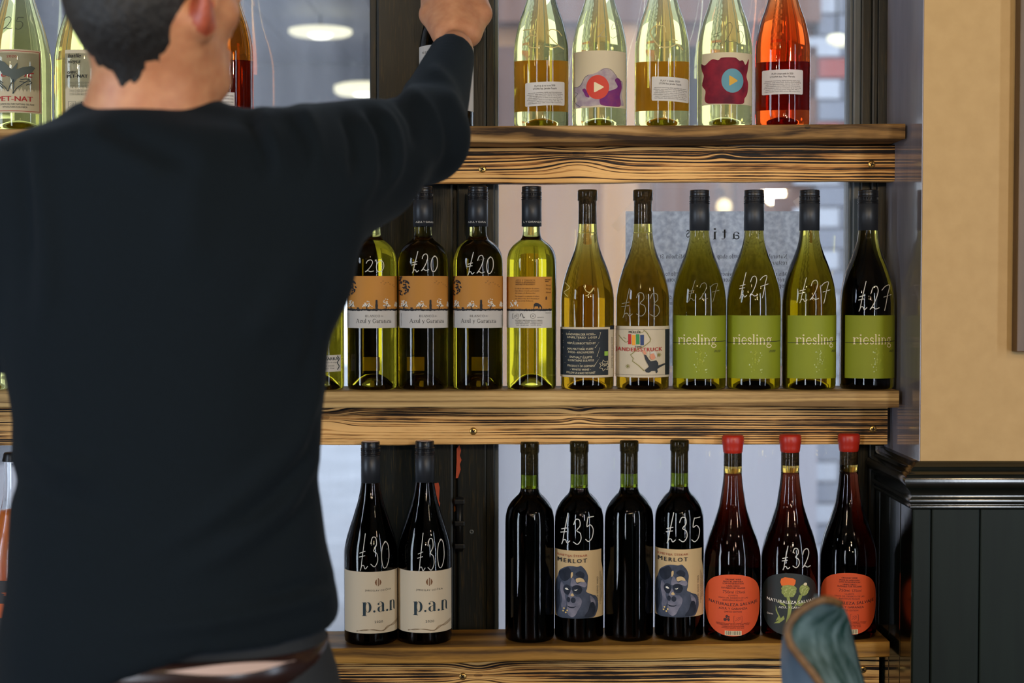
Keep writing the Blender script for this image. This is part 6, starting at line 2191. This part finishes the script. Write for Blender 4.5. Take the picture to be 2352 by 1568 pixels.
def head_sdf(P):
    d = head_core(P)
    # brow, nose, lips, eye sockets
    d = smin(d, cone(P, H(-0.04, 0.078, 0.026), H(0.04, 0.078, 0.026), 0.012, 0.012), 0.015)
    for sg_ in (-1, 1):
        d = -smin(-d, ellip(P, H(sg_ * 0.032, 0.100, 0.004), (0.017, 0.014, 0.011), AX), 0.01)
        d = smin(d, ellip(P, H(sg_ * 0.032, 0.081, 0.003), (0.012, 0.012, 0.012), AX), 0.003)
        d = smin(d, cone(P, H(sg_ * 0.020, 0.091, 0.009), H(sg_ * 0.044, 0.087, 0.008), 0.0035, 0.003), 0.004)
    d = smin(d, cone(P, H(0, 0.088, 0.014), H(0, 0.102, -0.030), 0.008, 0.011), 0.012)
    for sg_ in (-1, 1):
        d = smin(d, ellip(P, H(sg_ * 0.011, 0.094, -0.034), (0.008, 0.009, 0.008), AX), 0.006)
    d = smin(d, cone(P, H(-0.020, 0.088, -0.060), H(0.020, 0.088, -0.060), 0.006, 0.006), 0.006)
    d = smin(d, cone(P, H(-0.017, 0.086, -0.071), H(0.017, 0.086, -0.071), 0.007, 0.007), 0.005)
    # ears: rim, bowl, lobe
    for sg_ in (-1, 1):
        ea = (hrt * 0.76 + hf * 0.65 * sg_, hf * 0.76 - hrt * 0.65 * sg_, hu)
        e = ellip(P, H(sg_ * 0.087, -0.015, -0.016), (0.0075, 0.021, 0.034), ea)
        e = -smin(-e, ellip(P, H(sg_ * 0.093, -0.006, -0.012), (0.0065, 0.0145, 0.024), ea), 0.006)
        e = smin(e, ellip(P, H(sg_ * 0.079, -0.004, -0.046), (0.007, 0.010, 0.011), AX), 0.006)
        e = smin(e, cone(P, H(sg_ * 0.079, 0.008, -0.012), H(sg_ * 0.079, 0.008, -0.024), 0.004, 0.004), 0.005)
        d = smin(d, e, 0.005)
    # neck
    d = smin(d, cone(P, T(338, 340, 1.71), T(350, 95, 1.69), 0.065, 0.058), 0.022)
    d = smin(d, cone(P, T(215, 330, 1.72), T(300, 230, 1.705), 0.03, 0.03), 0.03)
    d = smin(d, cone(P, T(440, 335, 1.72), T(392, 240, 1.705), 0.028, 0.028), 0.03)
    d = smin(d, cone(P, H(0.066, -0.02, -0.04), T(400, 300, 1.76), 0.013, 0.013), 0.025)
    return d
parts = []
V, Fq = surface(head_sdf, HC - np.array((0.16, 0.16, 0.215)), HC + np.array((0.16, 0.17, 0.14)), 0.0034)
parts.append((relax(V, Fq, 2), Fq))

# right hand round the neck of the bottle
bx, by = r_hand.location.x, r_hand.location.y
def HP(px, py, Y):
    return T(px, py, Y)
def hand_sdf(P):
    wrist = HP(1046, 112, 2.225)
    d = cone(P, WRR, wrist, 0.026, 0.025)
    kn = [HP(1000, -42, 2.318), HP(1032, -56, 2.312), HP(1064, -50, 2.316), HP(1094, -28, 2.328)]
    base = [HP(1028, 68, 2.262), HP(1042, 66, 2.258), HP(1058, 68, 2.260), HP(1074, 72, 2.268)]
    m_ = None
    for a, b in zip(base, kn):
        q = cone(P, a, b, 0.017, 0.0125)
        m_ = q if m_ is None else smin(m_, q, 0.012)
    d = smin(d, m_, 0.022)
    d = smin(d, cone(P, HP(1076, 78, 2.272), HP(1106, 32, 2.292), 0.016, 0.0125), 0.018)
    d = smin(d, cone(P, HP(1106, 32, 2.292), HP(1094, -28, 2.325), 0.0125, 0.0125), 0.014)
    # tendons
    for a, b in zip(base[1:], kn[1:]):
        aa = (a[0], a[1] - 0.0125, a[2]); bb = (b[0], b[1] - 0.009, b[2])
        d = smin(d, cone(P, aa, bb, 0.0035, 0.0045), 0.006)
    # thumb: ball, two bones, nail end against the left of the neck
    t0, t1, t2, t3 = HP(1022, 84, 2.262), HP(990, 34, 2.302), HP(984, -26, 2.345), HP(998, -72, 2.376)
    d = smin(d, cone(P, t0, t1, 0.017, 0.0165), 0.016)
    th = smin(cone(P, t1, t2, 0.0155, 0.0115), cone(P, t2, t3, 0.0115, 0.0085), 0.006)
    d = smin(d, th, 0.008)
    # fingers wrap the neck from the right
    for i, (k_, zoff) in enumerate(zip(kn, (0.034, 0.016, -0.003, -0.022))):
        zc = HP(1030, -62, YB)[2] + zoff
        rad = (0.0385, 0.0385, 0.040, 0.043)[i]
        pts = [k_]
        for ang in ((62, 112, 160) if i < 3 else (58, 100, 140)):
            a = math.radians(ang)
            pts.append((bx + rad * math.sin(a), by - rad * math.cos(a), zc + 0.006 * (1 - ang / 160)))
        rr_ = [0.0105, 0.0095, 0.0088, 0.0075] if i < 3 else [0.0092, 0.0082, 0.0075, 0.0066]
        for j in range(3):
            d = smin(d, cone(P, pts[j], pts[j + 1], rr_[j], rr_[j + 1]), 0.0035)
    return d
V, Fq = surface(hand_sdf, (-0.185, 2.17, WRR[2] - 0.03), (0.0, 2.46, WRR[2] + 0.22), 0.0024)
parts.append((relax(V, Fq, 2), Fq))

# covered body: trunk, arms, legs, feet, left hand
FOOT = [(-0.44, 1.74), (-0.31, 1.70)]
def body_sdf(P):
    d = trunk_sdf(P, -0.018)
    d = np.maximum(d, 0.80 - P[2])
    d = smin(d, smin(cone(P, SHR, ELR, 0.05, 0.042), cone(P, ELR, WRR, 0.042, 0.026), 0.02), 0.03)
    d = smin(d, smin(cone(P, SHL, ELL, 0.05, 0.042), cone(P, ELL, WRL, 0.042, 0.026), 0.02), 0.03)
    w = np.array(WRL)
    d = smin(d, cone(P, WRL, tuple(w + (-0.01, 0.07, 0.01)), 0.026, 0.03), 0.02)
    for k in range(4):
        a = w + (-0.035 + 0.022 * k, 0.09, 0.012)
        b = a + (0.0, 0.045 + 0.006 * (k in (1, 2)), -0.012)
        c = b + (0.0, 0.012, -0.032)
        d = smin(d, cone(P, a, b, 0.010, 0.009), 0.008)
        d = smin(d, cone(P, b, c, 0.009, 0.008), 0.006)
    d = smin(d, cone(P, w + (0.02, 0.03, 0), w + (0.055, 0.075, -0.015), 0.013, 0.009), 0.012)
    for (fx, fy), hx in zip(FOOT, (-0.455, -0.285)):
        d = smin(d, cone(P, (hx, YT, 0.86), (fx, YT + 0.01, 0.48), 0.078, 0.055), 0.05)
        d = smin(d, cone(P, (fx, YT + 0.01, 0.48), (fx, fy, 0.09), 0.054, 0.036), 0.03)
        d = smin(d, cone(P, (fx, fy, 0.06), (fx, fy + 0.16, 0.045), 0.036, 0.03), 0.02)
    return d
V, Fq = surface(body_sdf, (-0.80, 1.55, 0.0), (0.03, 2.26, 1.60), 0.011)
parts.append((relax(V, Fq, 1), Fq))
k = 0
AV, AF = [], []
for V, Fq in parts:
    AV.append(V); AF.append(Fq + k); k += len(V)
M_SKIN = noisy('skin', srgb(196, 142, 104), srgb(176, 118, 84), (60, 60, 60), 1.0, 4, 0.5, 0.12, 0.3, 0.7, 0.001)
_sp = MATS['skin'].node_tree.nodes['Principled BSDF']
_sp.inputs['Subsurface Weight'].default_value = 0.25
_sp.inputs['Subsurface Radius'].default_value = (0.02, 0.006, 0.003)
_sp.inputs['Subsurface Scale'].default_value = 0.4
AV, AF = np.concatenate(AV), np.concatenate(AF)
body = np_mesh('body', plocal(AV), AF, M_SKIN, person)
M_EAR = noisy('backlit_ear_skin', srgb(178, 92, 66), srgb(152, 70, 48), (60, 60, 60), 1.0, 4, 0.45, 0.12, 0.3, 0.7, 0.001)  # redder colour stands in for backlight glowing through the ear
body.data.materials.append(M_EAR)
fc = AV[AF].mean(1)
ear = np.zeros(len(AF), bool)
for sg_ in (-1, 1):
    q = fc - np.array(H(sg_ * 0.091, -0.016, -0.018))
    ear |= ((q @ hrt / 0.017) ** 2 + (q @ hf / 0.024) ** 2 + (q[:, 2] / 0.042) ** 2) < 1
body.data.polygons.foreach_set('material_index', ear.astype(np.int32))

# hair: short crop over the skull with a tapered nape
def hair_sdf(P):
    d0 = head_core(P)
    d0 = smin(d0, cone(P, T(338, 340, 1.71), T(350, 95, 1.69), 0.065, 0.058), 0.022)
    r_ = (P[0] - HC[0]) * hrt[0] + (P[1] - HC[1]) * hrt[1]
    f_ = (P[0] - HC[0]) * hf[0] + (P[1] - HC[1]) * hf[1] + 0.012
    u_ = P[2] - HC[2]
    ang = np.abs(np.degrees(np.arctan2(r_, -f_)) - 14.0)    # about 0 at the nape, 180 at the face
    line = np.interp(ang, [0, 8, 16, 26, 44, 58, 66, 76, 84, 92, 102, 112, 126, 180], [-0.124, -0.122, -0.116, -0.104, -0.096, -0.086, -0.060, -0.010, 0.0, -0.045, -0.045, 0.02, 0.05, 0.062]).astype(np.float32)
    above = u_ - line + 0.0015 * np.sin(P[0] * 310 + P[1] * 120) + 0.001 * np.sin(P[0] * 900 - P[2] * 600)
    thick = np.clip(-0.0022 + above * 0.14, -0.005, 0.008)
    wob = 0.0012 * np.sin(P[0] * 420 + 3 * np.sin(P[2] * 160)) * np.sin(P[2] * 380 + P[1] * 300)
    return np.maximum(d0 - thick - wob, -above)
V, Fq = surface(hair_sdf, HC - np.array((0.15, 0.15, 0.14)), HC + np.array((0.15, 0.15, 0.16)), 0.0032)
M_HAIR = noisy('short_black_hair', srgb(14, 15, 16), srgb(34, 34, 34), (500, 500, 140), 1.0, 3, 0.55, 0.8, 0.35, 0.75, 0.002, 0.4)
np_mesh('hair', plocal(relax(V, Fq, 1, 0.4)), Fq, M_HAIR, person)

# trousers, belt, shoes
def trouser_sdf(P):
    z_ = P[2]
    d = trunk_sdf(P, -0.010)
    d = np.maximum(d, np.maximum(z_ - (HEM + 0.02), 0.84 - z_))
    for (fx, fy), hx in zip(FOOT, (-0.455, -0.285)):
        d = smin(d, cone(P, (hx, YT, 0.84), (fx, YT + 0.01, 0.48), 0.092, 0.076), 0.05)
        d = smin(d, cone(P, (fx, YT + 0.01, 0.48), (fx, fy, 0.10), 0.078, 0.064), 0.03)
    return np.maximum(d, 0.05 - z_)
V, Fq = surface(trouser_sdf, (-0.60, 1.54, 0.03), (-0.15, 1.90, HEM + 0.05), 0.009)
np_mesh('trousers', plocal(relax(V, Fq, 2)), Fq, noisy('black_trouser_cloth', srgb(18, 23, 28), srgb(24, 30, 36), (700, 700, 700), 1.0, 2, 0.8, 0.2, 0.3, 0.7, 0.0008), person)
zb_ = HEM - 0.030
xl = float(np.interp(zb_, tz, txl)); xr = float(np.interp(zb_, tz, txr)); dp = float(np.interp(zb_, tz, tdp))
bv, bf = [], []
n = 72
for k in range(n):
    a = 2 * math.pi * k / n
    ca, sa = math.cos(a), math.sin(a)
    sg1 = lambda v_: math.copysign(abs(v_) ** (2 / 2.3), v_)
    for off_, dz in ((-0.010, -0.016), (0.004, -0.016), (0.005, 0.0), (0.004, 0.016), (-0.010, 0.016)):
        bv.append(((xl + xr) / 2 + ((xr - xl) / 2 + off_) * sg1(ca) - po[0], YT + (dp + off_) * sg1(sa) - po[1], zb_ + dz))
for k in range(n):
    for j in range(5):
        j2 = (j + 1) % 5
        k2 = (k + 1) % n
        bf.append((k * 5 + j, k * 5 + j2, k2 * 5 + j2, k2 * 5 + j))
mesh_obj('belt', bv, bf, plain('brown_leather_belt', srgb(38, 23, 21), 0.25), person, True)
sv_, sf_ = [], []  # pale strip laid over the belt as its painted highlight
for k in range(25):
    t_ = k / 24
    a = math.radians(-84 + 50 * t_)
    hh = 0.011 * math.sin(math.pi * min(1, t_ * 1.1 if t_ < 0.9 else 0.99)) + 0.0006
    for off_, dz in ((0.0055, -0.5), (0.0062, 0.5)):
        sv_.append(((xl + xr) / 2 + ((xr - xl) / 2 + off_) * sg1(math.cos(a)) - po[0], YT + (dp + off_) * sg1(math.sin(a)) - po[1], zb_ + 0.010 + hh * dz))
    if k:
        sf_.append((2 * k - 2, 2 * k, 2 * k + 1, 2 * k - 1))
mesh_obj('belt_highlight', sv_, sf_, plain('pale_belt_highlight', srgb(190, 166, 156), 0.7), person, True)
for (fx, fy) in FOOT:
    def shoe_sdf(P, fx=fx, fy=fy):
        d = cone(P, (fx, fy - 0.03, 0.05), (fx, fy + 0.17, 0.04), 0.045, 0.04)
        d = smin(d, cone(P, (fx, fy, 0.06), (fx, fy, 0.10), 0.046, 0.046), 0.03)
        return np.maximum(d, 0.0 - P[2])
    V, Fq = surface(shoe_sdf, (fx - 0.08, fy - 0.11, -0.02), (fx + 0.08, fy + 0.24, 0.18), 0.008)
    np_mesh('shoe', plocal(relax(V, Fq, 1)), Fq, plain('black_shoe_leather', srgb(20, 20, 22), 0.35), person)
